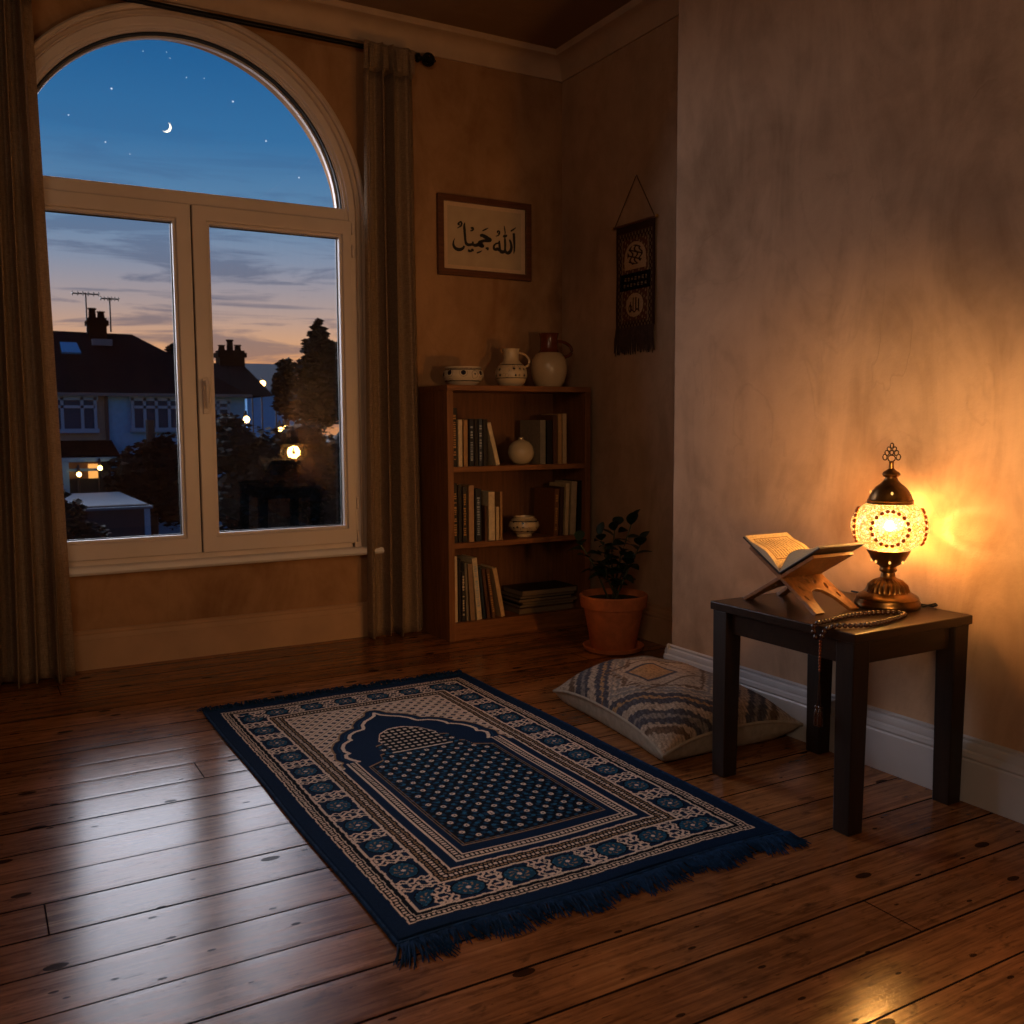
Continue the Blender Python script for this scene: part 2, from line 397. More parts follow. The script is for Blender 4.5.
a = MB(); arch_ring(.752, .801, .47, .0, .07, a); arch_ring(.765, .801, .47, -.012, .0, a); a.box(-.80, .80, 0, .07, .455, .503)
a.box(-.755, .755, .0, .07, 2.112, 2.178); a.build('frame', M['upvc'], win, smooth=True, bevel=.004)
# arch bead and gasket
a = MB(); 
def half_ring(mbx, r0, r1, y0, y1, z0=2.178, n=56):
    def pts(r):
        t0 = math.asin((z0-WZ)/r); return [(r*math.cos(t0+(PI-2*t0)*i/n), WZ+r*math.sin(t0+(PI-2*t0)*i/n)) for i in range(n+1)]
    A = pts(r1); B = pts(r0); N = n+1
    vs = [(x, y0, z) for x, z in A]+[(x, y0, z) for x, z in B]+[(x, y1, z) for x, z in A]+[(x, y1, z) for x, z in B]; fs = []
    for i in range(n):
        fs += [(i, i+1, N+i+1, N+i), (2*N+i, 3*N+i, 3*N+i+1, 2*N+i+1), (i, 2*N+i, 2*N+i+1, i+1), (N+i, N+i+1, 3*N+i+1, 3*N+i)]
    fs += [(0, N, 3*N, 2*N), (n, 2*N+n, 3*N+n, N+n)]
    mbx.add(vs, fs)
half_ring(a, .744, .756, .012, .04); a.build('arch_bead', M['upvc'], win, smooth=True)
a = MB(); half_ring(a, .737, .7445, .02, .05); a.build('arch_gasket', M['gasket'], win, smooth=True)
a = MB(); half_ring(a, .728, .740, .050, .075); a.build('outer_frame', M['upvc'], win, smooth=True)
def glass():
    m = NT('window_glass'); tr = m.n('ShaderNodeBsdfTransparent'); tr.inputs[0].default_value = (.97, .985, 1, 1)
    gl = m.n('ShaderNodeBsdfGlossy'); gl.inputs['Roughness'].default_value = .0; gl.inputs[0].default_value = (1, 1, 1, 1)
    fr = m.n('ShaderNodeFresnel'); fr.inputs[0].default_value = 1.5
    f = m.math('MINIMUM', m.math('MULTIPLY', fr.outputs[0], 1.7), 1.)
    mx = m.n('ShaderNodeMixShader'); m.l(f, mx.inputs[0]); m.l(tr.outputs[0], mx.inputs[1]); m.l(gl.outputs[0], mx.inputs[2])
    m.l(mx.outputs[0], m.out.inputs[0]); return m.m
M['glass'] = glass()
n = 48; r = .738; t0 = math.asin((2.17-WZ)/r)
MB().add([(r*math.cos(t0+(PI-2*t0)*i/n), .05, WZ+r*math.sin(t0+(PI-2*t0)*i/n)) for i in range(n+1)], [tuple(range(n+1))]).build('arch_pane', M['glass'], win)
def sash(x0, x1, gx0, gx1, nm):
    z0, z1, g0, g1 = .498, 2.118, .588, 2.035
    m = MB(); m.plate([(x0, z0), (x1, z0), (x1, z1), (x0, z1)], [[(gx0-.014, g0-.014), (gx1+.014, g0-.014), (gx1+.014, g1+.014), (gx0-.014, g1+.014)]], -.022, .05)
    s = m.build('sash', M['upvc'], win, bevel=.005)
    m = MB(); m.plate([(gx0-.015, g0-.015), (gx1+.015, g0-.015), (gx1+.015, g1+.015), (gx0-.015, g1+.015)], [[(gx0, g0), (gx1, g0), (gx1, g1), (gx0, g1)]], -.008, .03)
    m.build('glazing_bead', M['upvc'], s, bevel=.003)
    m = MB(); m.plate([(gx0-.004, g0-.004), (gx1+.004, g0-.004), (gx1+.004, g1+.004), (gx0-.004, g1+.004)], [[(gx0+.004, g0+.004), (gx1-.004, g0+.004), (gx1-.004, g1-.004), (gx0+.004, g1-.004)]], .03, .04)
    m.build('gasket', M['gasket'], s)
    tx_, tz_ = (.0166, .0166) if nm == 'r' else (.002, .001)       # right pane tilted to shift the lamp's reflection in it
    cx_, cz_ = (gx0+gx1)/2, (g0+g1)/2
    MB().add([(x, .038+(x-cx_)*tx_-(z-cz_)*tz_, z) for x, z in ((gx0-.005, g0-.005), (gx1+.005, g0-.005), (gx1+.005, g1+.005), (gx0-.005, g1+.005))], [(0, 1, 2, 3)]).build('pane', M['glass'], s)
    return s
sash(-.775, -.0035, -.70, -.083, 'l'); sr_ = sash(.0035, .775, .083, .715, 'r')
MB().box(-.006, .006, -.004, .05, .50, 2.115).build('sash_gap', M['gasket'], win)
h_ = MB().box(.022, .052, -.030, -.0215, 1.155, 1.325).build('handle_plate', M['upvc'], sr_, bevel=.005)
h = MB(); h.lathe([(.011, 0), (.011, .04), (.009, .045)], 16, Matrix.Translation((.037, -.03, 1.30)) @ Matrix.Rotation(PI/2, 4, 'X'))
h.tube([(.037, -.066, 1.307), (.037, -.068, 1.292), (.037, -.066, 1.25), (.037, -.062, 1.18)], [.010, .011, .0085, .0075], 10)
h.build('handle_lever', M['upvc'], h_, smooth=True)
for z in (.53, .70, 1.97, 2.08):
    MB().box(.776, .789, -.026, -.0, z-.03, z+.03).build('hinge', M['upvc'], win, bevel=.003)
sl = MB(); sl.prism([(-.085, .452), (-.078, .468), (-.06, .474), (.02, .474), (.02, .44), (-.002, .440), (-.06, .436), (-.078, .440)], -.93, .93, 'yz')
sl.build('sill', M['sill'], win, smooth=True, angle=50)

# ------------------------------------------------------------------ curtains + rod
def linen():
    m = NT('linen_curtain'); v = m.coord()
    w1 = m.noise(m.mapping(v, (160, 160, 14)), 3, 3, .6); w2 = m.noise(m.mapping(v, (14, 14, 160)), 3, 3, .6)
    k = m.math('ADD', m.math('MULTIPLY', w1, .5), m.math('MULTIPLY', w2, .5))
    col = m.ramp(k, [(.38, s2l((138, 114, 92))), (.62, s2l((186, 158, 130)))])
    p = m.n('ShaderNodeBsdfPrincipled'); m.l(col, p.inputs['Base Color']); p.inputs['Roughness'].default_value = .9; p.inputs['Specular IOR Level'].default_value = .1
    m.l(m.bump(k, .3, .002), p.inputs['Normal'])
    t = m.n('ShaderNodeBsdfTranslucent'); m.l(col, t.inputs[0])
    mx = m.n('ShaderNodeMixShader'); mx.inputs[0].default_value = .42; m.l(p.outputs[0], mx.inputs[1]); m.l(t.outputs[0], mx.inputs[2]); m.l(mx.outputs[0], m.out.inputs[0])
    return m.m
M['linen'] = linen()
def curtain(name, label, xl, xr, y0, folds, ztop, amp, seed, group):
    """xl, xr: functions of t (0 floor .. 1 top)"""
    rg = random.Random(seed)
    ph = [rg.uniform(0, 6.28) for _ in range(4)]
    t = thing(name, label, 'curtain', ((xl(0)+xr(0))/2, y0, 0), group=group)
    nx, nz = 220, 60; P = np.zeros((nz, nx, 3)); ox = (xl(0)+xr(0))/2
    for j in range(nz):
        tt = j/(nz-1); z = .012+tt*(ztop-.13-.012)
        for i in range(nx):
            u = i/(nx-1)
            w = u+.035*math.sin(2*PI*u*1.3+ph[0])+.012*math.sin(5*tt+ph[1])*math.sin(PI*u)
            th = 2*PI*folds*w+ph[2]
            A = amp*(1+.35*math.sin(2*PI*u*1.7+ph[3]))*(1.0-.25*tt)
            y = -A*math.sin(th)-.22*A*math.sin(3*th+1.2*math.sin(2*tt))
            xx = xl(tt)+(xr(tt)-xl(tt))*u+.012*math.cos(th)*(1-.2*tt)
            hem = .008*math.sin(th*.5) if j == 0 else 0
            P[j, i] = (xx-ox, y, z+hem)
    o = grid_obj('fabric', nx, nz, P, None, M['linen'], t)
    s = o.modifiers.new('thick', 'SOLIDIFY'); s.thickness = .003
    # gathered heading in box-like pleats that hangs on the rod
    m = MB(); top = P[-1]; nx2 = nx
    rows = []
    for q, (dz, k) in enumerate([(0, 1.), (.03, .62), (.07, .36), (.115, .34), (.13, .36)]):
        rows.append([(top[i][0], top[i][1]*k-.0045*q, top[i][2]+dz) for i in range(nx2)])
    P2 = np.array(rows)
    o2 = grid_obj('heading', nx2, len(rows), P2, None, M['linen'], t); s = o2.modifiers.new('thick', 'SOLIDIFY'); s.thickness = .004
    # pinched pleat tucks
    npl = max(2, int(folds)); 
    for k in range(npl):
        u = (k+.6)/npl; x = xl(1)+(xr(1)-xl(1))*u-ox
        pm = MB(); 
        for dx in (-.008, 0, .008):
            pm.tube([(x+dx*1.2, -.038, ztop-.13), (x+dx, -.036, ztop-.115), (x+dx, -.032, ztop-.06), (x+dx*1.3, -.026, ztop-.02)], [.002, .006, .005, .004], 8)
        pm.build('pleat', M['linen'], t, smooth=True)
    return t
curtain('curtain', 'long beige linen curtain at the left side of the arched window', lambda t: -.12+.13*t, lambda t: .362-.045*t, 4.47, 5.5, 2.965, .052, 3, 'linen curtains at the arched window')
curtain('curtain', 'long beige linen curtain between the arched window and the bookcase', lambda t: 1.735+.03*t, lambda t: 2.068-.02*t, 4.555, 4.0, 2.965, .042, 11, 'linen curtains at the arched window')
rod = thing('curtain_rod', 'black curtain rod with an openwork ball finial above the arched window', 'curtain rod', (.9, 4.603, 2.958))
MB().tube([(-1.15, 0, 0), (1.175, 0, 0)], .0125, 14).build('pole', M['black_metal'], rod, smooth=True)
def finial(x, sgn):
    f = MB(); f.lathe([(.012, 0), (.022, .006), (.024, .016), (.014, .024), (.010, .034), (.013, .042)], 18, Matrix.Translation((x, 0, 0)) @ Matrix.Rotation(sgn*PI/2, 4, 'Y'))
    cx = x+sgn*.071
    for k in range(7):
        a0 = PI*k/7
        f.tube([(cx+.031*math.cos(t), .031*math.sin(t)*math.cos(a0), .031*math.sin(t)*math.sin(a0)) for t in [2*PI*i/20 for i in range(20)]], .0036, 6, True)
    for rr, dx in ((.031, 0), (.023, .020), (.023, -.020)):
        f.tube([(cx+dx, rr*math.cos(t), rr*math.sin(t)) for t in [2*PI*i/20 for i in range(20)]], .0036, 6, True)
    f.sphere((cx+sgn*.036, 0, 0), .007); f.sphere((cx, 0, 0), .013)
    return f.build('finial', M['black_metal'], rod, smooth=True)
finial(1.175, 1); finial(-1.15, -1)
for x in (-1.0, 1.16):
    b = MB(); b.tube([(x, .052, -.02), (x, .03, -.02), (x, 0, -.016)], .007, 8); b.lathe([(.024, 0), (.024, .006)], 16, Matrix.Translation((x, .0525, -.02)) @ Matrix.Rotation(PI/2, 4, 'X'))
    b.tube([(x, .016*math.cos(t), .016*math.sin(t)) for t in [2*PI*i/14 for i in range(14)]], .004, 6, True)
    b.build('bracket', M['black_metal'], rod, smooth=True)

# ------------------------------------------------------------------ prayer rug
def rug():
    W, L = 1.115, 1.895; x0, y0 = .738, 1.793
    nx, ny = 442, 752
    u = np.linspace(0, W, nx)[None, :].repeat(ny, 0); v = np.linspace(0, L, ny)[:, None].repeat(nx, 1)
    navy = np.array(s2l((12, 36, 66))); navy2 = np.array(s2l((22, 60, 94))); cream = np.array(s2l((232, 206, 184))); blue = np.array(s2l((40, 100, 136)))
    blk = np.array(s2l((8, 14, 26))); tan = np.array(s2l((160, 128, 96)))
    col = np.zeros((ny, nx, 3)); col[:] = navy
    def put(mask, c): col[mask] = c
    fv = L-v-.005
    du = np.minimum(u, W-u); dv = np.minimum(v, fv); d = np.minimum(du, dv)        # distance from the edge
    side = du < dv
    s = np.where(side, v, u)                                                        # coordinate along the border
    wob = .0018*np.sin(s*140)+.0012*np.sin(s*61)
    d2 = d+wob*.6
    put((d2 > .052) & (d2 < .088), blk)
    def dotted(lo, hi, per, c=cream):
        mid = (lo+hi)/2
        k = ((d2 > lo) & (d2 < hi) & ((s/per) % 1 < .62)); put(k, c)
    put((d2 > .050) & (d2 < .0545), cream); dotted(.0590, .0680, .0125); put((d2 > .0725) & (d2 < .0755), cream)
    put((d2 > .088) & (d2 < .095), cream)
    # flower band .095 - .188
    band = (d2 > .095) & (d2 < .188); put(band, navy)
    t = (d-.1415)/.0465                       # -1..1 across band
    per = np.where(side, .1575, .1375)
    off = np.where(side, .137, .105)
    ph = ((s-off)/per+.5) % 1-.5              # centred on a flower
    sx = ph*per
    # cream branch motifs between flowers
    q = np.abs(np.abs(ph)-.5)*per             # distance from midpoint between flowers
    rngf = np.sin(t*9+1.5*np.sin(s*90))
    br = band & (q < .036) & ((np.abs(q-.012-.006*np.sin(t*7+s*55)) < .0035) | (np.abs(q-.026-.004*np.sin(t*11+2)) < .003) | ((np.sin(t*13) > .45) & (q < .028) & (np.sin(q*420) > -.2)))
    put(br, cream)
    e = (sx/.042)**2+((d-.1415)/.036)**2
    put(band & (e < 1), blue*.55); put(band & (np.abs(e-1) < .12), blk)
    ang = np.arctan2(d-.1415, sx); rr = np.sqrt(sx**2+(d-.1415)**2)
    put(band & (np.abs(rr-.0195-.004*np.cos(8*ang)) < .0028) & (np.cos(ang*8+1) > -.3), tan)
    put(band & (rr < .006), cream)
    sp_ = (np.sin(s*330)*np.sin(d*300)); put(band & (e < .95) & (e > .5) & (sp_ > .55), blue)
    put((d2 > .188) & (d2 < .196), cream)
    put((d2 > .196) & (d2 < .240), blk)
    dotted(.201, .208, .011, tan); dotted(.213, .223, .0135, cream); dotted(.228, .234, .011, tan)
    inner = d2 >= .240
    put((d2 > .240) & (d2 < .2475), cream)
    # inner coordinates
    cx = W/2; hx = np.abs(u-cx); inside = d > .2475
    far = L-.005-.2475
    # arch polyline, half width vs v
    raw = [(.265, .29), (.265, 1.06), (.238, 1.075), (.252, 1.10), (.262, 1.13), (.255, 1.155), (.240, 1.163), (.247, 1.19), (.241, 1.225), (.222, 1.262), (.196, 1.284), (.186, 1.288), (.186, 1.31), (.170, 1.345), (.142, 1.368), (.108, 1.378), (.100, 1.392), (.092, 1.425), (.068, 1.46), (.035, 1.487), (.014, 1.508), (0, 1.545)]
    pts = np.array(raw)
    dist = np.full(u.shape, 9.); 
    for a_, b_ in zip(pts[:-1], pts[1:]):
        ab = b_-a_; tt = np.clip(((hx-a_[0])*ab[0]+(v-a_[1])*ab[1])/(ab@ab), 0, 1)
        dist = np.minimum(dist, np.hypot(hx-a_[0]-tt*ab[0], v-a_[1]-tt*ab[1]))
    vs_ = pts[:, 1]; hw = np.interp(v, vs_, pts[:, 0], right=0.)
    ins = (hx < hw) & (v > .29)
    # between border and niche: navy then spandrel pattern
    put(inside, navy)
    spn = inside & ~ins & (dist > .034) & (v > 1.03) & (v < far)
    put(spn, cream*.92)
    pu = (hx/.05); pv = (v/.05)
    la = np.abs(((pu+pv) % 1)-.5); lb = np.abs(((pu-pv) % 1)-.5)
    put(spn & (la < .23) & (lb < .23), navy); put(spn & (la > .455), tan*.8)
    put(spn & (la < .06) & (lb < .06), tan)
    put(inside & ~ins & (np.abs(dist-.037) < .003) & (v > 1.05), tan)
    # dotted lines down the straight sides + bottom of the niche
    bot = np.abs(v-.29)
    sidel = np.where(v < 1.09, np.maximum(hx-.265, .29-v), 9.)   # 0 on the niche outline, <0 inside
    low = v < 1.075
    put(low & (np.abs(sidel) < .0175), blk)
    put(low & (np.abs(sidel-.0145) < .0032), cream); put(low & (np.abs(sidel+.0145) < .0032), cream)
    s3 = np.where(.29-v > hx-.265, u, v)
    put(low & (np.abs(sidel) < .0062) & ((s3/.0135) % 1 < .6), cream)
    put((v >= 1.07) & (dist < .0062), cream)
    put((v >= 1.07) & (dist < .018) & (dist > .013) & ~ins, navy2)
    # field panel
    pw = .2285; pb = .348
    top = np.interp(hx, [0, .105, .11, .135, .14, .155, .165, .2285], [1.10, 1.10, 1.195, 1.185, 1.10, 1.095, 1.045, 1.012])
    panel = (hx < pw) & (v > pb) & (v < top)
    put(panel, blk*1.1)
    wv = np.sin(u*210+np.sin(v*60)*1.5)*np.sin(v*170+u*30); put(panel & (wv > .15), navy2*.75); put(panel & (wv > .7), blue*.5)
    ex = np.minimum(pw-hx, v-pb); 
    put(panel & (np.abs(ex-.002) < .0018), tan); put(panel & (np.abs(ex-.0105) < .0016), tan*.8)
    dtop = top-v
    put((hx < pw) & (v > .9) & (np.abs(dtop) < .004) & (hx > .10), tan)
    ca, cb = .0635, .071
    for o1, o2 in ((0, 0), (.5, .5)):
        a1 = (((u-cx)/ca+o1+.5) % 1-.5)*ca; b1 = (((v)/cb+o2+.5) % 1-.5)*cb
        rr2 = np.hypot(a1, b1*.9); ins2 = panel & (ex > .018) & (dtop > .014)
        put(ins2 & (rr2 < .0082), cream); put(ins2 & (rr2 < .0028), navy)
        a2 = (((u-cx)/ca+o1) % 1-.5)*ca; rr3 = np.hypot(a2, b1)
        put(ins2 & (rr3 < .0065), blue)
    # small lattice dome building
    kb0, kb1 = 1.095, 1.275
    kt = np.interp(hx, [0, .03, .075, .108], [1.34, 1.335, 1.30, 1.225]); kk = (hx < .108-.00*v) & (v > kb0) & (v < kt)
    kk &= hx < (.10+.06*np.clip(v-1.12, 0, .1))
    put(kk, blk); 
    g1 = ((u-cx)/.024+.5) % 1; g2 = (v/.03) % 1
    put(kk & (g1 > .22) & (g1 < .78) & (g2 > .3) & (g2 < .75), cream*.85)
    put((hx < .108) & (np.abs(v-kt) < .0042) & (v > kb0), cream); put((hx < .112) & (np.abs(v-kb0) < .004), cream)
    put(kk & (np.abs(hx-.108) < .005), cream)
    # woven tonal noise
    nz = rng.normal(1, .10, (ny, nx, 1)); col = np.clip(col*nz, 0, 1)
    # geometry: low pile, tiny ripples
    z = .009+.0012*np.sin(u*16+v*5)*np.sin(v*9)+.004*np.exp(-((v-.02)/.05)**2)*np.clip(np.sin(u*11+.6), 0, 1)
    z = np.where(d < .006, z*.4, z)
    ux = u+.002*np.sin(v*7)*(np.abs(u-cx)/cx); vy = v+.005*np.sin(u*9)*np.where(v < .5, 1, -.6)
    P = np.stack([ux, vy, z], -1)
    t = thing('prayer_rug', 'navy and cream woven prayer rug with an arched niche on the floorboards', 'rug', (x0, y0, 0))
    pile = grid_obj('pile', nx, ny, P, col, painted_attr('rug_pile', .95, .5, .06, 500, .0), t)
    M['fringe'] = simple('navy_fringe', (14, 42, 74), .9, nscale=60, var=.5, spec=.1)
    b = MB()                                          # bound selvage all round
    def edge_pts(k):
        if k == 0: return [tuple(P[0, i]) for i in range(0, nx, 4)]
        if k == 1: return [tuple(P[ny-1, i]) for i in range(0, nx, 4)]
        if k == 2: return [tuple(P[j, 0]) for j in range(0, ny, 4)]
        return [tuple(P[j, nx-1]) for j in range(0, ny, 4)]
    for k in range(4): b.tube([(p[0], p[1], .0055+max(0, p[2]-.009)) for p in edge_pts(k)], .0055, 6)
    b.build('binding', M['fringe'], t, smooth=True)
    for end in (0, 1):
        f = MB(); n = 620 if end == 0 else 420
        for i in range(n):
            uu = W*(i+.5)/n+random.uniform(-.003, .003)
            clump = math.sin(uu*47)*.5+math.sin(uu*83+1)*.4
            Ls = (.078+.014*math.sin(uu*31)+random.uniform(-.02, .012)) if end == 0 else (.052+random.uniform(-.018, .012))
            sg = -1 if end == 0 else 1
            lean = clump*.22+random.uniform(-.28, .28)
            if i < n*.03: lean -= .6; 
            if i > n*.97: lean += .15
            yb = 0 if end == 0 else L
            yo = .006*math.sin(uu*9)*(1 if end == 0 else -.6)
            h0 = .008+random.uniform(0, .006 if end == 0 else .016)
            pts_ = [(uu, yb+yo, .006), (uu+lean*Ls*.25, yb+yo+sg*Ls*.35, h0), (uu+lean*Ls*.6, yb+yo+sg*Ls*.7, h0*.6), (uu+lean*Ls+random.uniform(-.004, .004), yb+yo+sg*Ls, .002)]
            f.tube(pts_, [.0028, .0026, .0022, .0010], 4)
        f.build('fringe', M['fringe'], t, smooth=True)
rug()

# ------------------------------------------------------------------ side table
TX0, TX1, TY0, TY1, TZ = 1.986, 2.474, 1.680, 2.240, .55
tb = thing('side_table', 'square dark brown wooden side table against the clay plaster wall', 'table', ((TX0+TX1)/2, (TY0+TY1)/2, 0))
hx_, hy_ = (TX1-TX0)/2, (TY1-TY0)/2
MB().box(-hx_, hx_, -hy_, hy_, TZ-.026, TZ).build('tabletop', M['dark_wood'], tb, bevel=.003)
for sx in (-1, 1):
    for sy_ in (-1, 1):
        m = MB(); x = sx*(hx_-.037); y = sy_*(hy_-.038); w1, w0 = .031, .027
        e_ = .009 if sy_ < 0 else .003; f_ = -.006 if sy_ < 0 else 0
        m.add([(x-w0-e_, y-w0+f_, 0), (x+w0-e_, y-w0+f_, 0), (x+w0-e_, y+w0+f_, 0), (x-w0-e_, y+w0+f_, 0), (x-w1, y-w1, TZ-.026), (x+w1, y-w1, TZ-.026), (x+w1, y+w1, TZ-.026), (x-w1, y+w1, TZ-.026)],
              [(0, 3, 2, 1), (4, 5, 6, 7), (0, 1, 5, 4), (1, 2, 6, 5), (2, 3, 7, 6), (3, 0, 4, 7)])
        m.build('leg', M['dark_wood_z'], tb, bevel=.003)
for sx in (-1, 1):
    MB().box(sx*(hx_-.03)-.010, sx*(hx_-.03)+.010, -hy_+.075, hy_-.075, TZ-.092, TZ-.026).build('apron', M['dark_wood'], tb, bevel=.002)
    MB().box(-hx_+.072, hx_-.072, sx*(hy_-.033)-.010, sx*(hy_-.033)+.010, TZ-.092, TZ-.026).build('apron', M['dark_wood'], tb, bevel=.002)

# ------------------------------------------------------------------ mosaic lamp
LX, LY = 2.375, 1.895
lamp = thing('mosaic_lamp', 'glowing mosaic glass globe lamp with an antique brass base on the side table', 'lamp', (LX, LY, TZ))
b = MB(); b.lathe([(.0, .0), (.090, 0), (.094, .006), (.094, .016), (.089, .022), (.090, .028), (.083, .036), (.076, .039), (.070, .044), (.062, .046), (.060, .050, 1), (.055, .066, 1), (.040, .080, 1), (.028, .086), (.024, .088), (.021, .092), (.020, .100)], 144, flute=.055, fn=24)
b.build('base', M['brass'], lamp, smooth=True, angle=50)
b = MB(); b.lathe([(.020, .099), (.019, .104), (.025, .108), (.026, .113), (.023, .117), (.021, .120), (.033, .128), (.045, .138), (.054, .154), (.0605, .166), (.062, .172), (.058, .174), (.05, .165), (.02, .13)], 64, cap=False)
b.build('cup', M['brass'], lamp, smooth=True)
camaz = math.atan2(0-LY, 0-LX)
M['cutout_glow'] = emis('cutout_glow', (255, 190, 96), 1.6)
for k in range(7):
    b = MB()
    a_ = 2*PI*k/7+camaz+.08
    for (rad, z, hh) in ((.0475, .1385, .006),): b.sphere((rad*math.cos(a_), rad*math.sin(a_), z), .0036, 8, 6, (1, 1, 1.3))
    b.build('light_hole', M['cutout_glow'], lamp, smooth=True)
# globe
def globe_mat():
    m = NT('mosaic_glass'); v = m.coord()
    vn = m.n('ShaderNodeTexVoronoi'); vn.feature = 'DISTANCE_TO_EDGE'; m.l(v, vn.inputs['Vector']); vn.inputs['Scale'].default_value = 130
    ed = m.math('LESS_THAN', vn.outputs['Distance'], .10)
    v2 = m.n('ShaderNodeTexVoronoi'); m.l(v, v2.inputs['Vector']); v2.inputs['Scale'].default_value = 130
    cell = m.ramp(v2.outputs['Color'], [(.2, s2l((238, 160, 66))), (.5, s2l((250, 196, 104))), (.8, s2l((255, 226, 150)))])
    col = m.mix(m.math('MULTIPLY', ed, .8), cell, s2l((150, 78, 22)))
    lw = m.n('ShaderNodeLayerWeight'); lw.inputs[0].default_value = .35
    e = m.n('ShaderNodeEmission'); m.l(col, e.inputs[0])
    m.l(m.math('ADD', m.math('MULTIPLY', m.math('SUBTRACT', 1., lw.outputs['Facing']), 1.2), 2.0), e.inputs[1])
    tr = m.n('ShaderNodeBsdfTransparent'); tr.inputs[0].default_value = (1, .86, .6, 1)
    mx = m.n('ShaderNodeMixShader'); mx.inputs[0].default_value = .42
    m.l(e.outputs[0], mx.inputs[1]); m.l(tr.outputs[0], mx.inputs[2])
    gl = m.n('ShaderNodeBsdfGlossy'); gl.inputs['Roughness'].default_value = .15; gl.inputs[0].default_value = (1, 1, 1, 1)
    mx2 = m.n('ShaderNodeMixShader'); mx2.inputs[0].default_value = .06; m.l(mx.outputs[0], mx2.inputs[1]); m.l(gl.outputs[0], mx2.inputs[2])
    m.l(mx2.outputs[0], m.out.inputs[0]); return m.m
M['globe'] = globe_mat()
GR, GZ = .1085, .243
prof = [(.1095*(1-abs(math.cos(t))**2.05)**(1/2.05), GZ-.083*math.cos(t)) for t in [math.radians(31+118*i/24) for i in range(25)]]
def interp_prof(z):
    for (r0, z0), (r1, z1) in zip(prof[:-1], prof[1:]):
        if z0 <= z <= z1: return r0+(r1-r0)*(z-z0)/(z1-z0)
    return prof[12][0]
b = MB(); b.lathe(prof, 64, cap=False); gl_ = b.build('globe', M['globe'], lamp, smooth=True, angle=80)
for q in range(4):
    b = MB()
    ac = camaz+q*PI/2+.02
    for k in range(18):
        t = 2*PI*k/18; z = GZ+.050*math.sin(t); rr = interp_prof(z); da = .052*math.cos(t)/.108
        b.sphere((rr*math.cos(ac+da), rr*math.sin(ac+da), z), .0064, 8, 6)
    for k in range(24):
        t = 2*PI*k/24; z = GZ+.034*math.sin(t); rr = interp_prof(z); da = .036*math.cos(t)/.113
        b.sphere((rr*math.cos(ac+da), rr*math.sin(ac+da), z), .0018, 6, 4)
    b.build('bead_medallion', M['copper_bead'], gl_, smooth=True)
b = MB(); b.sphere((0, 0, GZ), .015, 20, 14, (1, 1, 1.1)); b.build('bulb', emis('bulb_glow', (255, 236, 190), 14), lamp, smooth=True)
b = MB(); b.lathe([(.058, .308), (.065, .309), (.066, .313), (.064, .316), (.066, .320), (.062, .325), (.059, .334), (.052, .348), (.042, .360), (.031, .369), (.022, .377), (.018, .385), (.0175, .388)], 64); b.lathe([(.0175, .388), (.023, .391), (.0255, .397), (.023, .403), (.015, .408), (.0075, .414), (.0065, .430), (.0075, .434), (.004, .437)], 40)
b.build('cap', M['brass'], lamp, smooth=True, angle=45)
for k in range(4):
    b = MB()
    a_ = 2*PI*k/4+camaz+.08; b.sphere((.0545*math.cos(a_), .0545*math.sin(a_), .343), .0036, 8, 6, (1, 1, 1.5))
    b.build('light_hole', M['cutout_glow'], lamp, smooth=True)
b = MB(); rv = Vector((-math.sin(camaz), math.cos(camaz), 0))
def fin(u_, w_): return tuple(rv*u_+Vector((0, 0, .434+w_)))
def loop(cx_, cz_, rx_, rz_, tilt=0., n=18): return [fin(cx_+rx_*math.cos(t)*math.cos(tilt)-rz_*math.sin(t)*math.sin(tilt), cz_+rx_*math.cos(t)*math.sin(tilt)+rz_*math.sin(t)*math.cos(tilt)) for t in [2*PI*i/n for i in range(n)]]
for args in [(0, .0475, .0045, .0075), (-.0075, .0375, .005, .0065, .4), (.0075, .0375, .005, .0065, -.4), (-.013, .026, .0055, .0075, .3), (.013, .026, .0055, .0075, -.3), (0, .027, .005, .0065), (-.0185, .0135, .0058, .0085, .1), (.0185, .0135, .0058, .0085, -.1), (0, .010, .010, .0095)]:
    b.tube(loop(*args), .0019, 6, True)
b.build('finial', M['dark_brass'], lamp, smooth=True)
c_ = MB(); c_.tube([(.06, -.075, .006), (.075, -.092, .012), (.088, -.10, .016), (.098, -.098, .010), (.098, -.085, .004), (.097, -.04, .004), (.097, .10, .004), (.101, .22, .004)], .003, 8)
c_.build('cord', M['black_metal'], lamp, smooth=True)
ld = bpy.data.lights.new('bulb_light', 'POINT'); lo = bpy.data.objects.new('bulb_light', ld); C.objects.link(lo); lo.parent = lamp
lo.location = (0, 0, GZ); ld.energy = 20; ld.color = (1, .49, .15); ld.shadow_soft_size = .05
ld.use_nodes = True; lt_ = ld.node_tree; lf_ = lt_.nodes.new('ShaderNodeLightFalloff'); lf_.inputs[0].default_value = 1.
mm_ = lt_.nodes.new('ShaderNodeMath'); mm_.operation = 'MULTIPLY_ADD'; mm_.inputs[1].default_value = .9
lt_.links.new(lf_.outputs['Linear'], mm_.inputs[0]); lt_.links.new(lf_.outputs['Quadratic'], mm_.inputs[2]); lt_.links.new(mm_.outputs[0], lt_.nodes['Emission'].inputs[1])

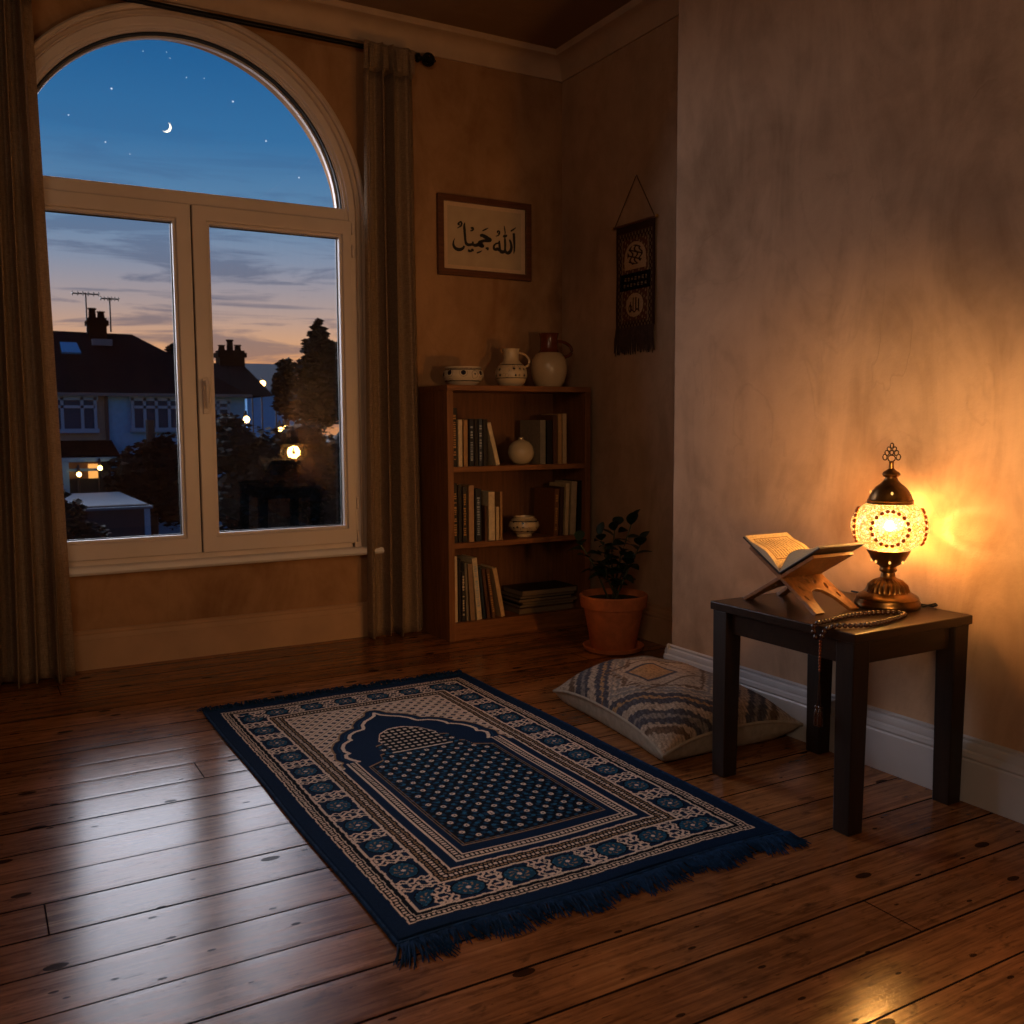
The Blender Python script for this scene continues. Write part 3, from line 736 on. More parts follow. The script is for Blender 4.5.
# added spot in the globe; its ring pattern draws a glow on the plaster
gd = bpy.data.lights.new('added_ring_spot', 'SPOT'); go_ = bpy.data.objects.new('added_ring_spot', gd); C.objects.link(go_); go_.parent = lamp
go_.location = (.016, -.023, GZ); gd.energy = 12.; gd.color = (1, .66, .34); gd.spot_size = math.radians(86); gd.spot_blend = .5; gd.shadow_soft_size = .012
go_.rotation_euler = Vector((.097, -.139, -.004)).to_track_quat('-Z', 'Y').to_euler()
gd.use_nodes = True; gn = gd.node_tree; N_ = gn.nodes
def gm(op, a_, b_=0.):
    nd = N_.new('ShaderNodeMath'); nd.operation = op
    for k_, v_ in enumerate((a_, b_)):
        if isinstance(v_, bpy.types.NodeSocket): gn.links.new(v_, nd.inputs[k_])
        else: nd.inputs[k_].default_value = v_
    return nd.outputs[0]
tc_ = N_.new('ShaderNodeTexCoord'); sp_x = N_.new('ShaderNodeSeparateXYZ'); gn.links.new(tc_.outputs['Normal'], sp_x.inputs[0])
zx = gm('DIVIDE', sp_x.outputs[0], sp_x.outputs[2]); zy = gm('DIVIDE', sp_x.outputs[1], sp_x.outputs[2])
rad_ = gm('SQRT', gm('ADD', gm('MULTIPLY', zx, zx), gm('MULTIPLY', zy, zy)))
ring_ = gm('MAXIMUM', gm('SUBTRACT', 1., gm('MULTIPLY', gm('ABSOLUTE', gm('SUBTRACT', rad_, .33)), 11.)), 0.)
core_ = gm('MULTIPLY', gm('MAXIMUM', gm('SUBTRACT', 1., gm('MULTIPLY', rad_, 4.5)), 0.), .5)
gn.links.new(gm('ADD', gm('ADD', gm('MULTIPLY', ring_, 1.), core_), .02), N_['Emission'].inputs[1])

# ------------------------------------------------------------------ folding book stand and open book
rh = thing('book_stand', 'carved wooden X shaped folding book stand on the side table', 'book stand', (2.178, 2.057, TZ))
th = math.radians(31)
def rehal_board(sgn):
    """board profile drawn in its own plane (a along x, b along slope), 31 degrees off the table; sgn +1 rises to +y"""
    w = .083; low = -.172; up = .150
    outer = [(-w, up), (w, up), (w, .02), (w, -.03), (w*1.02, -.12), (w*1.08, low), (w*.66, low), (w*.52, -.11), (w*.25, -.078), (0, -.070), (-w*.25, -.078), (-w*.52, -.11), (-w*.66, low), (-w*1.08, low), (-w*1.02, -.12), (-w, -.03), (-w, .02)]
    def petal(cx, cz, rx, rz, rot=0, n=10): return [(cx+rx*math.cos(t)*math.cos(rot)-rz*math.sin(t)*math.sin(rot), cz+rx*math.cos(t)*math.sin(rot)+rz*math.sin(t)*math.cos(rot)) for t in [2*PI*i/n for i in range(n)]]
    holes = [petal(0, -.03, .007, .016), petal(-.026, -.036, .006, .016, .6), petal(.026, -.036, .006, .016, -.6), petal(-.052, -.062, .0055, .015, .3), petal(.052, -.062, .0055, .015, -.3), petal(-.066, -.105, .004, .012, .1), petal(.066, -.105, .004, .012, -.1)]
    m = MB()
    Mx = Matrix.Translation((0, 0, .089)) @ Matrix.Rotation(sgn*th, 4, 'X')
    if sgn < 0: pl = [(a_, -b_) for a_, b_ in outer]; hl = [[(a_, -b_) for a_, b_ in h] for h in holes]
    else: pl = outer; hl = holes
    m.plate(pl, hl, -.0055, .0055, 'xy', Mx)
    return m.build('panel', M['rehal_wood'], rh, bevel=.0015)
rehal_board(1); rehal_board(-1)
m = MB()
for x in (-.07, -.035, 0, .035, .07): m.tube([(x-.014, 0, .092), (x+.014, 0, .092)], .009, 10)
m.build('hinge_knuckles', M['rehal_wood'], rh, smooth=True)
# open book
bk = thing('open_book', 'open book with cream pages and dark cover lying on the carved stand', 'book', (2.184, 2.057, TZ+.104))
def page_profile(n=14):
    """page block cross section in (y, z): slope up from the gutter, bowed like real pages"""
    pts = []
    for i in range(n+1):
        s = i/n; y = .006+.142*s; pts.append((y, .012+math.tan(th)*.142*s*.98+.018*math.sin(PI*min(1, s*1.25))*(1-s*.55)))
    return pts
covm = simple('book_cover_dark', (30, 22, 22), .4, nscale=20, var=.2)
for sgn in (1, -1):
    hb = .090
    cov = MB(); ct = math.tan(th)
    cov.prism([(sgn*.000, -.004), (sgn*.155, -.004+.155*ct), (sgn*.1535, .0+.155*ct), (0, .0005)], -hb-.003, hb+.003, 'yz'); cov.build('cover', covm, bk, bevel=.0008)
    top = page_profile() if sgn > 0 else [(y, z+.024*(1-(y-.006)/.142)*min(1, (y-.006)/.03)) for y, z in page_profile()]
    pb = MB(); poly = [(sgn*y, z) for y, z in top]+[(sgn*.150, .0005+.150*ct), (0, .001), (0, .006)]
    pb.prism(poly, -hb, hb, 'yz'); pbo = pb.build('page_block', simple('page_edge_grey', (170, 158, 140), .8, nscale=400, var=.25), bk)
    # top sheet with printed lines
    nx_, ny_ = 90, 100; tp = np.array(top); yy = np.linspace(.006, .148, ny_); zz = np.interp(yy, tp[:, 0], tp[:, 1])+.0007
    xx = np.linspace(-hb, hb, nx_)
    P = np.zeros((ny_, nx_, 3)); P[..., 0] = xx[None, :]; P[..., 1] = (sgn*yy)[:, None]; P[..., 2] = zz[:, None]
    col = np.zeros((ny_, nx_, 3)); col[:] = s2l((246, 222, 176))
    a_ = ((yy-.006)/.142)[:, None].repeat(nx_, 1); c2 = (xx/hb)[None, :].repeat(ny_, 0)
    fr_ = np.maximum(np.abs(a_-.52)/.36, np.abs(c2)/.80)
    col[(fr_ > .955) & (fr_ < 1.02)] = s2l((150, 100, 50))
    ins = fr_ < .9
    wavy = rng.random((ny_, nx_)) > .3
    lines = ((c2*.5+.5)*15 % 1 < .42)
    col[ins & lines & wavy] = s2l((128, 96, 62))
    grid_obj('page', nx_, ny_, P, col, painted_attr('printed_page_%s' % ('a' if sgn > 0 else 'b'), .8, .1, .2, 200), bk)

# ------------------------------------------------------------------ prayer beads
tsb = thing('prayer_beads', 'string of dark wooden prayer beads draped over the table edge', 'prayer beads', (2.0, 1.77, TZ))
path = [(1.978, 1.812, .550), (1.990, 1.808, .5578), (2.046, 1.815, .5578), (2.10, 1.828, .5578), (2.16, 1.832, .5578), (2.215, 1.826, .5578), (2.262, 1.812, .5578), (2.290, 1.792, .5578), (2.292, 1.770, .5578), (2.262, 1.752, .5578), (2.20, 1.735, .5578), (2.14, 1.722, .5578), (2.08, 1.722, .5578), (2.03, 1.738, .5578), (2.002, 1.755, .5578), (1.978, 1.765, .551)]
def resample(pts, step):
    pts = [Vector(p) for p in pts]
    # catmull-rom densify
    dn = []
    for i in range(len(pts)-1):
        p0 = pts[max(i-1, 0)]; p1 = pts[i]; p2 = pts[i+1]; p3 = pts[min(i+2, len(pts)-1)]
        for k in range(12):
            t = k/12; dn.append(.5*((2*p1)+(-p0+p2)*t+(2*p0-5*p1+4*p2-p3)*t*t+(-p0+3*p1-3*p2+p3)*t**3))
    dn.append(pts[-1]); out = [dn[0]]; acc = 0
    for a_, b_ in zip(dn[:-1], dn[1:]):
        L_ = (b_-a_).length
        while acc+L_ >= step:
            f = (step-acc)/L_; a_ = a_.lerp(b_, f); out.append(a_.copy()); L_ = (b_-a_).length; acc = 0
        acc += L_
    return out
path = [(1.973, 1.800, .522), (1.973, 1.808, .535)]+path+[(1.974, 1.775, .535), (1.975, 1.785, .518)]
bp = resample(path, .0152); o0 = Vector((2.0, 1.77, TZ))
bm_ = MB(); bm_.sphere((0, 0, 0), .0074, 14, 9); first = bm_.build('bead', M['wood_bead'], tsb, smooth=True); first.location = bp[0]-o0
for p in bp[1:98]:
    c = first.copy(); C.objects.link(c); c.parent = tsb; c.location = p-o0
MB().tube([p-o0 for p in bp], .0012, 5).build('string', M['wood_bead'], tsb)
m = MB(); 
zz = .512
while zz > .425:
    m.sphere((1.975-2.0, 1.786-1.77, zz-TZ), .0036, 8, 6, (1, 1, 1.25)); zz -= .0088
m.build('connector_beads', M['copper_bead'], tsb, smooth=True)
m = MB(); m.tube([(-.025, .016, .425-TZ), (-.026, .021, .33-TZ)], .0012, 5); m.tube([(-.025, .016, .425-TZ), (-.025, .010, .33-TZ)], .0012, 5); m.build('cord', M['wood_bead'], tsb)
for dy in (.022, .010):
    m = MB(); m.sphere((-.026, dy, .33-TZ), .0062, 10, 8); m.lathe([(.0035, 0), (.0075, -.012), (.0085, -.045), (.006, -.048)], 12, Matrix.Translation((-.026, dy, .326-TZ)))
    m.build('tassel', M['wood_bead'], tsb, smooth=True)

# ------------------------------------------------------------------ floor cushion
def cushion():
    A = Vector((1.985, 3.15, .040)); B = Vector((1.893, 2.345, .036)); Cc = Vector((2.462, 2.30, .060)); Dd = Vector((2.455, 3.12, .070))
    o = (A+B+Cc+Dd)/4; o.z = 0
    t = thing('floor_cushion', 'large flat kilim patterned floor cushion between the plant and the side table', 'cushion', o)
    n = 150
    uu, vv = np.meshgrid(np.linspace(0, 1, n), np.linspace(0, 1, n))   # u: A->D (depth), v: A->B (length)
    base = (np.array(A)[None, None]*((1-uu)*(1-vv))[..., None]+np.array(Dd)*(uu*(1-vv))[..., None]+np.array(B)*((1-uu)*vv)[..., None]+np.array(Cc)*(uu*vv)[..., None])
    a = 2*uu-1; b = 2*vv-1
    pin = .022                                        # edges draw in a little between the corners
    off = np.zeros_like(base); off[..., 0] = -a*(1-b**2)*pin*np.abs(a)**3; off[..., 1] = b*(1-a**2)*pin*np.abs(b)**3
    base = base+off
    base[..., 2] += .034*(1-np.minimum(np.abs(a), np.abs(b))**3)
    dome = (np.clip(1-np.abs(a)**2.2, 0, 1)*np.clip(1-np.abs(b)**3.2, 0, 1))**.52
    wr = .005*np.sin(a*9+b*4)*np.sin(b*7)*dome
    top = base.copy(); top[..., 2] += .105*dome+wr
    bot = base.copy(); bot[..., 2] -= .16*dome**.8
    side = np.maximum(np.abs(a), np.abs(b))
    bot[..., 2] = np.maximum(bot[..., 2], .004)
    cream = np.array(s2l((176, 154, 134))); dark = np.array(s2l((84, 80, 86))); tan = np.array(s2l((172, 134, 96))); brown = np.array(s2l((112, 90, 74))); grey = np.array(s2l((132, 122, 116)))
    col = np.zeros((n, n, 3)); col[:] = cream
    jag = .035*np.sin(b*60)*np.sign(np.sin(a*33))
    k = np.abs(a)*.95+np.abs(b)*1.15+jag*.6              # nested diamonds
    def ring(lo, hi, c): col[(k > lo) & (k < hi)] = c
    ring(.62, .68, brown); ring(.72, .90, grey); ring(.80, .84, cream); ring(.95, 1.22, dark); ring(1.05, 1.10, tan); ring(1.25, 1.32, cream); ring(1.36, 1.62, dark); ring(1.45, 1.52, grey); ring(1.68, 1.78, brown)
    kb = np.maximum(np.abs(a+.16)/.26, np.abs(b+.05)/.20)
    col[kb < 1.35] = cream; col[kb < 1] = dark; col[kb < .82] = tan
    comb = (np.sin(b*95) > .2) & (kb > 1.5) & (kb < 1.75); col[comb] = brown
    str_ = (np.sin(a*120+b*30) > .55) & (k > .9); col[str_] *= .72
    nzz = rng.normal(1, .22, (n, n, 1)); sm = (nzz+np.roll(nzz, 1, 0)+np.roll(nzz, 1, 1))/3; col = np.clip(col*sm, 0, 1)
    ov = np.array(o)
    mt = painted_attr('kilim_weave', .95, .9, .05, 160)
    grid_obj('top_cover', n, n, top-ov, col, mt, t)
    under = simple('cushion_underside', (156, 142, 126), .95, nscale=40, var=.15, bump=.4, spec=.05)
    grid_obj('underside', n, n, bot-ov, None, under, t)
    ring_ = [base[0, i] for i in range(0, n, 3)]+[base[j, n-1] for j in range(0, n, 3)]+[base[n-1, i] for i in range(n-1, 0, -3)]+[base[j, 0] for j in range(n-1, 0, -3)]
    MB().tube([Vector(p)-o for p in ring_], .006, 8, True).build('piping', under, t, smooth=True)
cushion()

# ------------------------------------------------------------------ plant pot
px_, py_ = 2.700, 3.740
pp = thing('potted_plant', 'bushy dark leaved plant in a terracotta pot beside the bookcase', 'plant', (px_, py_, 0))
MB().lathe([(.0, 0.0), (.118, 0), (.140, .006), (.150, .026), (.145, .028), (.134, .013), (.0, .011)], 56, cap=False).build('saucer', M['terracotta'], pp, smooth=True)
MB().lathe([(.0, .012), (.103, .012), (.109, .018), (.145, .212), (.148, .214), (.159, .216), (.166, .266), (.166, .273), (.160, .278), (.154, .276), (.147, .245), (.0, .243)], 64, cap=False).build('pot', M['terracotta'], pp, smooth=True)
MB().lathe([(.0, .255), (.05, .252), (.1, .25), (.149, .247)], 30, cap=False).build('soil', M['soil'], pp, smooth=True)
rp = random.Random(21)
def leaf_mesh(m, base, dirv, L_, W_, droop, roll):
    d = dirv.normalized(); s = d.cross(Vector((0, 0, 1)))
    s = s.normalized() if s.length > .01 else Vector((1, 0, 0)); up = s.cross(d)
    s = (s*math.cos(roll)+up*math.sin(roll)); up = s.cross(d).normalized()
    n = 7; vs = []; fs = []
    for i in range(n+1):
        t = i/n; w = W_*math.sin(PI*t**.85)**.8*.5 if 0 < t < 1 else .0006
        c = base+d*L_*t+Vector((0, 0, -droop*L_*t*t))
        vs += [c-s*w+up*w*.28, c, c+s*w+up*w*.28]
    for i in range(n):
        for k in (0, 1): fs.append((i*3+k, i*3+k+1, i*3+k+4, i*3+k+3))
    m.add(vs, fs)
tops = [(-.155, .075, .535), (-.06, .03, .56), (.085, -.04, .64), (.125, -.06, .53), (.03, -.08, .44), (-.09, -.05, .44), (.06, .07, .60)]
for (tx, ty, tz) in tops:
    b0 = Vector((rp.uniform(-.03, .03), rp.uniform(-.03, .03), .245)); tip = Vector((tx, ty, tz)); mid = b0.lerp(tip, .5)+Vector((rp.uniform(-.02, .02), rp.uniform(-.02, .02), .02))
    sp_ = [b0.lerp(mid, k/3) for k in range(4)]+[mid.lerp(tip, k/3) for k in range(1, 4)]
    st_ = MB().tube(sp_, [.0055, .005, .0048, .0042, .0035, .003, .002], 7).build('stem', M['stem'], pp, smooth=True)
    nl = 9
    for k in range(nl):
        f = .34+.66*k/(nl-1); p = b0.lerp(mid, f*2) if f < .5 else mid.lerp(tip, f*2-1)
        an = k*2.4+rp.uniform(-.4, .4); el = rp.uniform(.05, .7) if k < nl-2 else rp.uniform(.5, 1.1)
        dv = Vector((math.cos(an)*math.cos(el), math.sin(an)*math.cos(el), math.sin(el)))
        m = MB(); leaf_mesh(m, p, dv, rp.uniform(.075, .11), rp.uniform(.046, .064), rp.uniform(.15, .5), rp.uniform(-.5, .5))
        lf = m.build('leaf', M['leaf'], pp, smooth=True, angle=80)

# ------------------------------------------------------------------ bookcase
BX0, BX1, BY0, BY1, BZ = 2.080, 2.940, 4.292, 4.632, 1.298
bc = thing('bookcase', 'low open wooden bookcase with three shelves in the corner by the curtain', 'bookcase', (BX0, BY0, 0))
bw_, bd_ = BX1-BX0, BY1-BY0
MB().box(0, .034, 0, bd_, 0, BZ-.028).build('side_panel', M['case_wood_z'], bc, bevel=.002)
MB().box(bw_-.034, bw_, 0, bd_, 0, BZ-.028).build('side_panel', M['case_wood_z'], bc, bevel=.002)
MB().box(0, bw_, -.004, bd_, BZ-.028, BZ).build('top_board', M['case_wood'], bc, bevel=.002)
MB().box(.034, bw_-.034, bd_-.01, bd_, .02, BZ-.028).build('back_panel', wood('bookcase_back', (88, 52, 28), (120, 76, 42), .6, 2, 1.), bc)
S1, S2, S3 = .888, .500, .090
for z in (S1, S2, S3): MB().box(.034, bw_-.034, .006, bd_-.01, z-.027, z).build('shelf', M['case_wood'], bc, bevel=.0015)
MB().box(.034, bw_-.034, .010, .026, 0, S3-.027).build('kickboard', M['case_wood'], bc, bevel=.0015)

cover_cache = {}
def cover_mat(rgb):
    if rgb not in cover_cache: cover_cache[rgb] = simple('cover_%d_%d_%d' % rgb, rgb, .5, nscale=50, var=.15)
    return cover_cache[rgb]
def book(label, group, x0, x1, zs, h, rgb, depth=.17, lean=0., text=None, yfront=4.325, flat=False, pages=True):
    """upright book: spine faces the room"""
    th_ = x1-x0
    t = thing('book', label, 'book', (x0, yfront, zs), group=group)
    if lean: t.rotation_euler = (0, lean, 0)
    c = .0022; m = MB()
    m.box(0, c, 0, depth, 0, h); m.box(th_-c, th_, 0, depth, 0, h); m.box(0, th_, 0, c*1.3, 0, h)
    m.build('cover', cover_mat(rgb), t, bevel=.0008)
    MB().box(c, th_-c, c*1.3, depth-.004, .004, h-.004).build('page_block', M['paper'], t)
    if text:
        m = MB(); rr = random.Random(label); z = h*.12
        while z < h*.88:
            hh = rr.uniform(.004, .011); ww = min(th_*.6, .016)*rr.uniform(.6, 1)
            if rr.random() < .82: m.box(th_/2-ww/2, th_/2+ww/2, -.0006, .0002, z, z+hh)
            z += hh+.0045
        m.build('spine_lettering', cover_mat(text), t)
    return t
GOLD = (176, 128, 66); PALE = (150, 160, 170)
dark = (26, 18, 16); navy_ = (18, 24, 40); cream_ = (206, 184, 148); tan_ = (166, 124, 78); brown_ = (84, 50, 28); grey_ = (128, 116, 98)
YF = 4.325
def bx(px): return at(px, 500, YF).x
def hz(px, py, zs): return max(.05, at(px, py, YF).z-zs)
g = 'books on the top shelf'
rows1 = [(452.9, 458.0, 408, dark, GOLD, 'tallest dark book with gilt spine bands at the left end of the top shelf'),
 (458.8, 463.2, 419.5, cream_, None, 'slim cream book next to the gilt banded one on the top shelf'),
 (464.2, 468.6, 419.5, tan_, None, 'slim tan book second from the gilt banded one on the top shelf'),
 (470.0, 474.6, 418.8, navy_, PALE, 'navy book with pale lettering right of the slim tan one on the top shelf'),
 (475.0, 478.8, 418.8, dark, None, 'plain black book in the middle of the left top shelf group'),
 (479.2, 483.2, 418.8, (46, 56, 70), PALE, 'blue grey book with pale lettering on the top shelf beside the black one'),
 (483.8, 488.2, 419.2, dark, None, 'plain black book just left of the leaning book on the top shelf')]
for x0_, x1_, yt, rgb, tx, lb in rows1: book(lb, g, bx(x0_), bx(x1_)-.0012, S1, hz(x0_, yt, S1), rgb, text=tx)
book('thin cream book leaning left on the top shelf beside the round vase', g, bx(496.5), bx(500.5), S1, .225, cream_, lean=-math.radians(14))
rows1b = [(540.2, 546.0, 420.0, grey_, None, 'grey brown book just right of the round beige vase on the top shelf', .21),
 (547.0, 552.2, 420.5, dark, None, 'black book between the grey brown book and the brown one on the top shelf', .17),
 (553.2, 557.4, 415.0, brown_, None, 'dark brown book near the right end of the top shelf', .17),
 (558.0, 562.0, 414.0, tan_, None, 'tall tan book second from the right in the right top shelf group', .17),
 (562.4, 566.8, 413.6, (170, 140, 104), None, 'tall beige book closing the right group on the top shelf', .17)]
for x0_, x1_, yt, rgb, tx, lb, dp in rows1b: book(lb, g, bx(x0_), bx(x1_)-.0012, S1, hz(x0_, yt, S1), rgb, dp, text=tx)
g = 'books on the middle shelf'
rows2 = [(453.2, 457.6, 483.5, dark, GOLD, 'black book with bold gilt lettering at the left end of the middle shelf'),
 (458.2, 462.0, 485, dark, None, 'plain black book between two gilt lettered ones on the middle shelf'),
 (462.6, 467.2, 487, (34, 24, 20), GOLD, 'dark brown book with gilt lettering third on the middle shelf'),
 (468.6, 474.2, 485.6, (176, 134, 96), None, 'wide plain tan book on the middle shelf'),
 (475.4, 481.6, 489, navy_, PALE, 'navy book with pale lettering right of the wide tan book on the middle shelf'),
 (484.6, 487.6, 506, brown_, None, 'short brown book on the middle shelf left of the wide cream one'),
 (488.4, 495.0, 492, cream_, None, 'wide cream book on the middle shelf'),
 (495.8, 499.4, 507, (196, 168, 124), None, 'short cream book between the wide cream and the thin tan one on the middle shelf'),
 (500.0, 502.6, 492, tan_, None, 'thin tan book beside the patterned pot on the middle shelf')]
for x0_, x1_, yt, rgb, tx, lb in rows2: book(lb, g, bx(x0_), bx(x1_)-.0012, S2, hz(x0_, yt, S2), rgb, text=tx)
rows2b = [(553.4, 558.2, 489, (110, 66, 34), GOLD, 'brown book with gilt lettering right of the patterned pot on the middle shelf', .21),
 (559.0, 563.0, 487, (60, 36, 24), None, 'dark brown book beside the gilt lettered brown one on the middle shelf', .17),
 (564.4, 568.2, 483.5, (184, 156, 116), None, 'slim light beige book in the right middle shelf group', .17),
 (569.8, 575.8, 481.5, (168, 146, 116), None, 'wide grey beige book in the right middle shelf group', .17),
 (577.2, 581.2, 480.5, dark, None, 'black book at the right end of the middle shelf', .17)]
for x0_, x1_, yt, rgb, tx, lb, dp in rows2b: book(lb, g, bx(x0_), bx(x1_)-.0012, S2, hz(x0_, yt, S2), rgb, dp, text=tx, lean=math.radians(2.2) if x0_ < 579 else 0)
g = 'books standing on the bottom shelf'
rows3 = [(453.4, 457.0, 557, cream_, None, 'cream book at the left end of the bottom shelf', 0),
 (457.6, 460.4, 559, dark, None, 'thin black book beside the cream one at the left of the bottom shelf', 0),
 (460.8, 464.6, 572, (34, 30, 32), cream_, 'black book with cream lettering on the bottom shelf', 0),
 (465.4, 468.4, 563, (120, 108, 90), None, 'thin grey book on the bottom shelf left of the leaning ones', -2),
 (469.6, 474.6, 564, (142, 112, 82), None, 'brown grey book leaning slightly left on the bottom shelf', -3),
 (476.2, 481.6, 558, cream_, PALE, 'tallest cream leaning book in the middle of the bottom shelf group', -5),
 (482.6, 485.4, 567, (28, 42, 56), None, 'thin dark blue book right of the tall cream leaning one', -6),
 (486.6, 490.0, 568, brown_, None, 'brown book leaning left on the bottom shelf after the dark blue one', -7),
 (491.6, 495.4, 568, (96, 62, 38), GOLD, 'lighter brown leaning book with gilt lettering on the bottom shelf', -8),
 (500.6, 505.0, 567, (198, 160, 112), None, 'last cream tan book leaning steeply left on the bottom shelf', -11)]
for x0_, x1_, yt, rgb, tx, lb, ln in rows3: book(lb, g, bx(x0_), bx(x1_)-.0016, S3, hz(x0_, yt, S3), rgb, text=tx, lean=math.radians(ln))
# flat stack on the bottom shelf, right
g = 'books lying in the flat stack on the bottom shelf'
stk = [(.030, (96, 72, 50), .345, 'lowest tan book of the flat stack on the bottom shelf'), (.016, (34, 28, 26), .345, 'black book second from the bottom of the flat stack'),
       (.014, (110, 94, 72), .35, 'thin beige book third from the bottom of the flat stack'), (.018, (22, 26, 36), .335, 'dark navy book in the middle of the flat stack'),
       (.012, (120, 104, 80), .345, 'thin cream book second from the top of the flat stack'), (.030, (26, 20, 18), .35, 'topmost thick black covered book of the flat stack')]
z = S3; xs = bx(521)
for i, (hh, rgb, ww, lb) in enumerate(stk):
    t = thing('book', lb, 'book', (xs+.012*((i*7) % 3-1), 4.328+.006*((i*5) % 3), z+.0004), group=g); c = .0022
    m = MB(); m.box(0, ww, 0, .22, 0, c); m.box(0, ww, 0, .22, hh-c, hh); m.box(ww-c, ww, 0, .22, 0, hh); m.build('cover', cover_mat(rgb), t, bevel=.0008)
    MB().box(.004, ww-c, .004, .216, c, hh-c).build('page_block', M['paper_darker'], t)
    z += hh+.0006

# ------------------------------------------------------------------ ceramics
def pot(name, label, cat, x, y, z, parts, group=None):
    t = thing(name, label, cat, (x, y, z), group=group)
    return t
t = pot('painted_bowl', 'squat white painted bowl on top of the bookcase, nearest the curtain', 'bowl', 2.246, 4.44, BZ, None)
MB().lathe([(.0, 0), (.062, 0), (.066, .006), (.095, .026), (.108, .052), (.104, .074), (.094, .084), (.092, .088), (.097, .092), (.096, .097), (.088, .096), (.086, .086), (.095, .060), (.06, .02), (0, .012)], 56, cap=False).build('body', M['bowl_glaze'], t, smooth=True)
MB().lathe([(.0925, .084), (.0935, .0895), (.0925, .0895)], 56, cap=False).build('rim_line', cover_mat(dark), t, smooth=True)
t = pot('dotted_jug', 'small cream dotted jug with a handle on top of the bookcase', 'jug', 2.531, 4.44, BZ, None)
MB().lathe([(.0, 0), (.050, 0), (.055, .004), (.074, .024), (.086, .058), (.083, .090), (.066, .116), (.046, .132), (.041, .142), (.040, .180), (.043, .196), (.046, .200), (.042, .200), (.036, .190), (.035, .145), (.06, .11), (.07, .06), (.04, .02), (0, .012)], 56, cap=False).build('body', M['jug_glaze'], t, smooth=True)
def handle(r_out, z0, z1, w, rr, ang):
    d = Vector((math.cos(ang), math.sin(ang), 0)); pts = []
    for i in range(15):
        s = i/14; a_ = -PI/2+PI*s; pts.append(d*(r_out[0]*(1-s)+r_out[1]*s+w*math.cos(a_))+Vector((0, 0, z0+(z1-z0)*(.5+.5*math.sin(a_)))))
    return MB().tube(pts, rr, 8)
handle((.070, .040), .105, .180, .045, .0065, -.25).build('handle', M['stoneware'], t, smooth=True)
t = pot('brown_necked_jug', 'tall cream jug with a brown glazed neck on the right of the bookcase top', 'jug', 2.768, 4.44, BZ, None)
MB().lathe([(.0, 0), (.062, 0), (.068, .005), (.084, .030), (.096, .075), (.099, .115), (.092, .150), (.075, .176), (.060, .188)], 56, cap=False).build('body', M['stoneware'], t, smooth=True)
MB().lathe([(.0615, .187), (.052, .196), (.048, .211), (.047, .262), (.052, .284), (.056, .290), (.052, .291), (.044, .278), (.042, .21), (.05, .186)], 48, cap=False).build('neck', M['brown_glaze'], t, smooth=True)
handle((.082, .046), .165, .250, .062, .0085, -.35).build('handle', M['brown_glaze'], t, smooth=True)
t = _rv = pot('round_vase', 'round beige vase with a tiny neck on the top shelf', 'vase', at(521, 449, 4.40).x, 4.40, S1, None)
MB().lathe([(.0, 0), (.026, 0), (.045, .010), (.064, .034), (.071, .068), (.064, .102), (.045, .127), (.018, .140), (.012, .143), (.012, .152), (.015, .155), (.008, .155), (.008, .14), (.0, .139)], 48, cap=False).build('body', M['stoneware_round'], t, smooth=True)
_rv.scale = (1, 1, .93)
t = pot('patterned_pot', 'small patterned round pot on the middle shelf between the two book groups', 'pot', at(524, 524, 4.40).x, 4.40, S2, None)
MB().lathe([(.0, 0), (.040, 0), (.043, .010), (.040, .014), (.068, .030), (.084, .056), (.078, .082), (.062, .096), (.056, .099), (.058, .108), (.050, .108), (.048, .098), (.07, .06), (.03, .025), (0, .02)], 48, cap=False).build('body', M['pot_glaze'], t, smooth=True)

# ------------------------------------------------------------------ framed calligraphy
fx0, fx1, fz0, fz1 = 2.204, 2.774, 1.892, 2.310
fc = ((fx0+fx1)/2, (fz0+fz1)/2)
fr = thing('framed_calligraphy', 'brown wooden framed Arabic calligraphy hanging on the wall above the bookcase', 'picture', (fc[0], D-.002, fc[1]))
W2, H2 = (fx1-fx0)/2, (fz1-fz0)/2
m = MB(); m.plate([(-W2, -H2), (W2, -H2), (W2, H2), (-W2, H2)], [[(-W2+.034, -H2+.034), (W2-.034, -H2+.034), (W2-.034, H2-.034), (-W2+.034, H2-.034)]], -.026, 0)
m.build('frame', M['frame_wood'], fr, bevel=.003)
MB().box(-W2+.03, W2-.03, -.010, -.002, -H2+.03, H2-.03).build('mount', simple('mount_board', (204, 172, 140), .85, nscale=40, var=.05), fr)
m = MB(); m.box(-W2+.06, W2-.06, -.0115, -.0099, -H2+.056, H2-.056); m.build('paper', simple('art_paper', (186, 162, 132), .9, nscale=14, var=.06), fr)
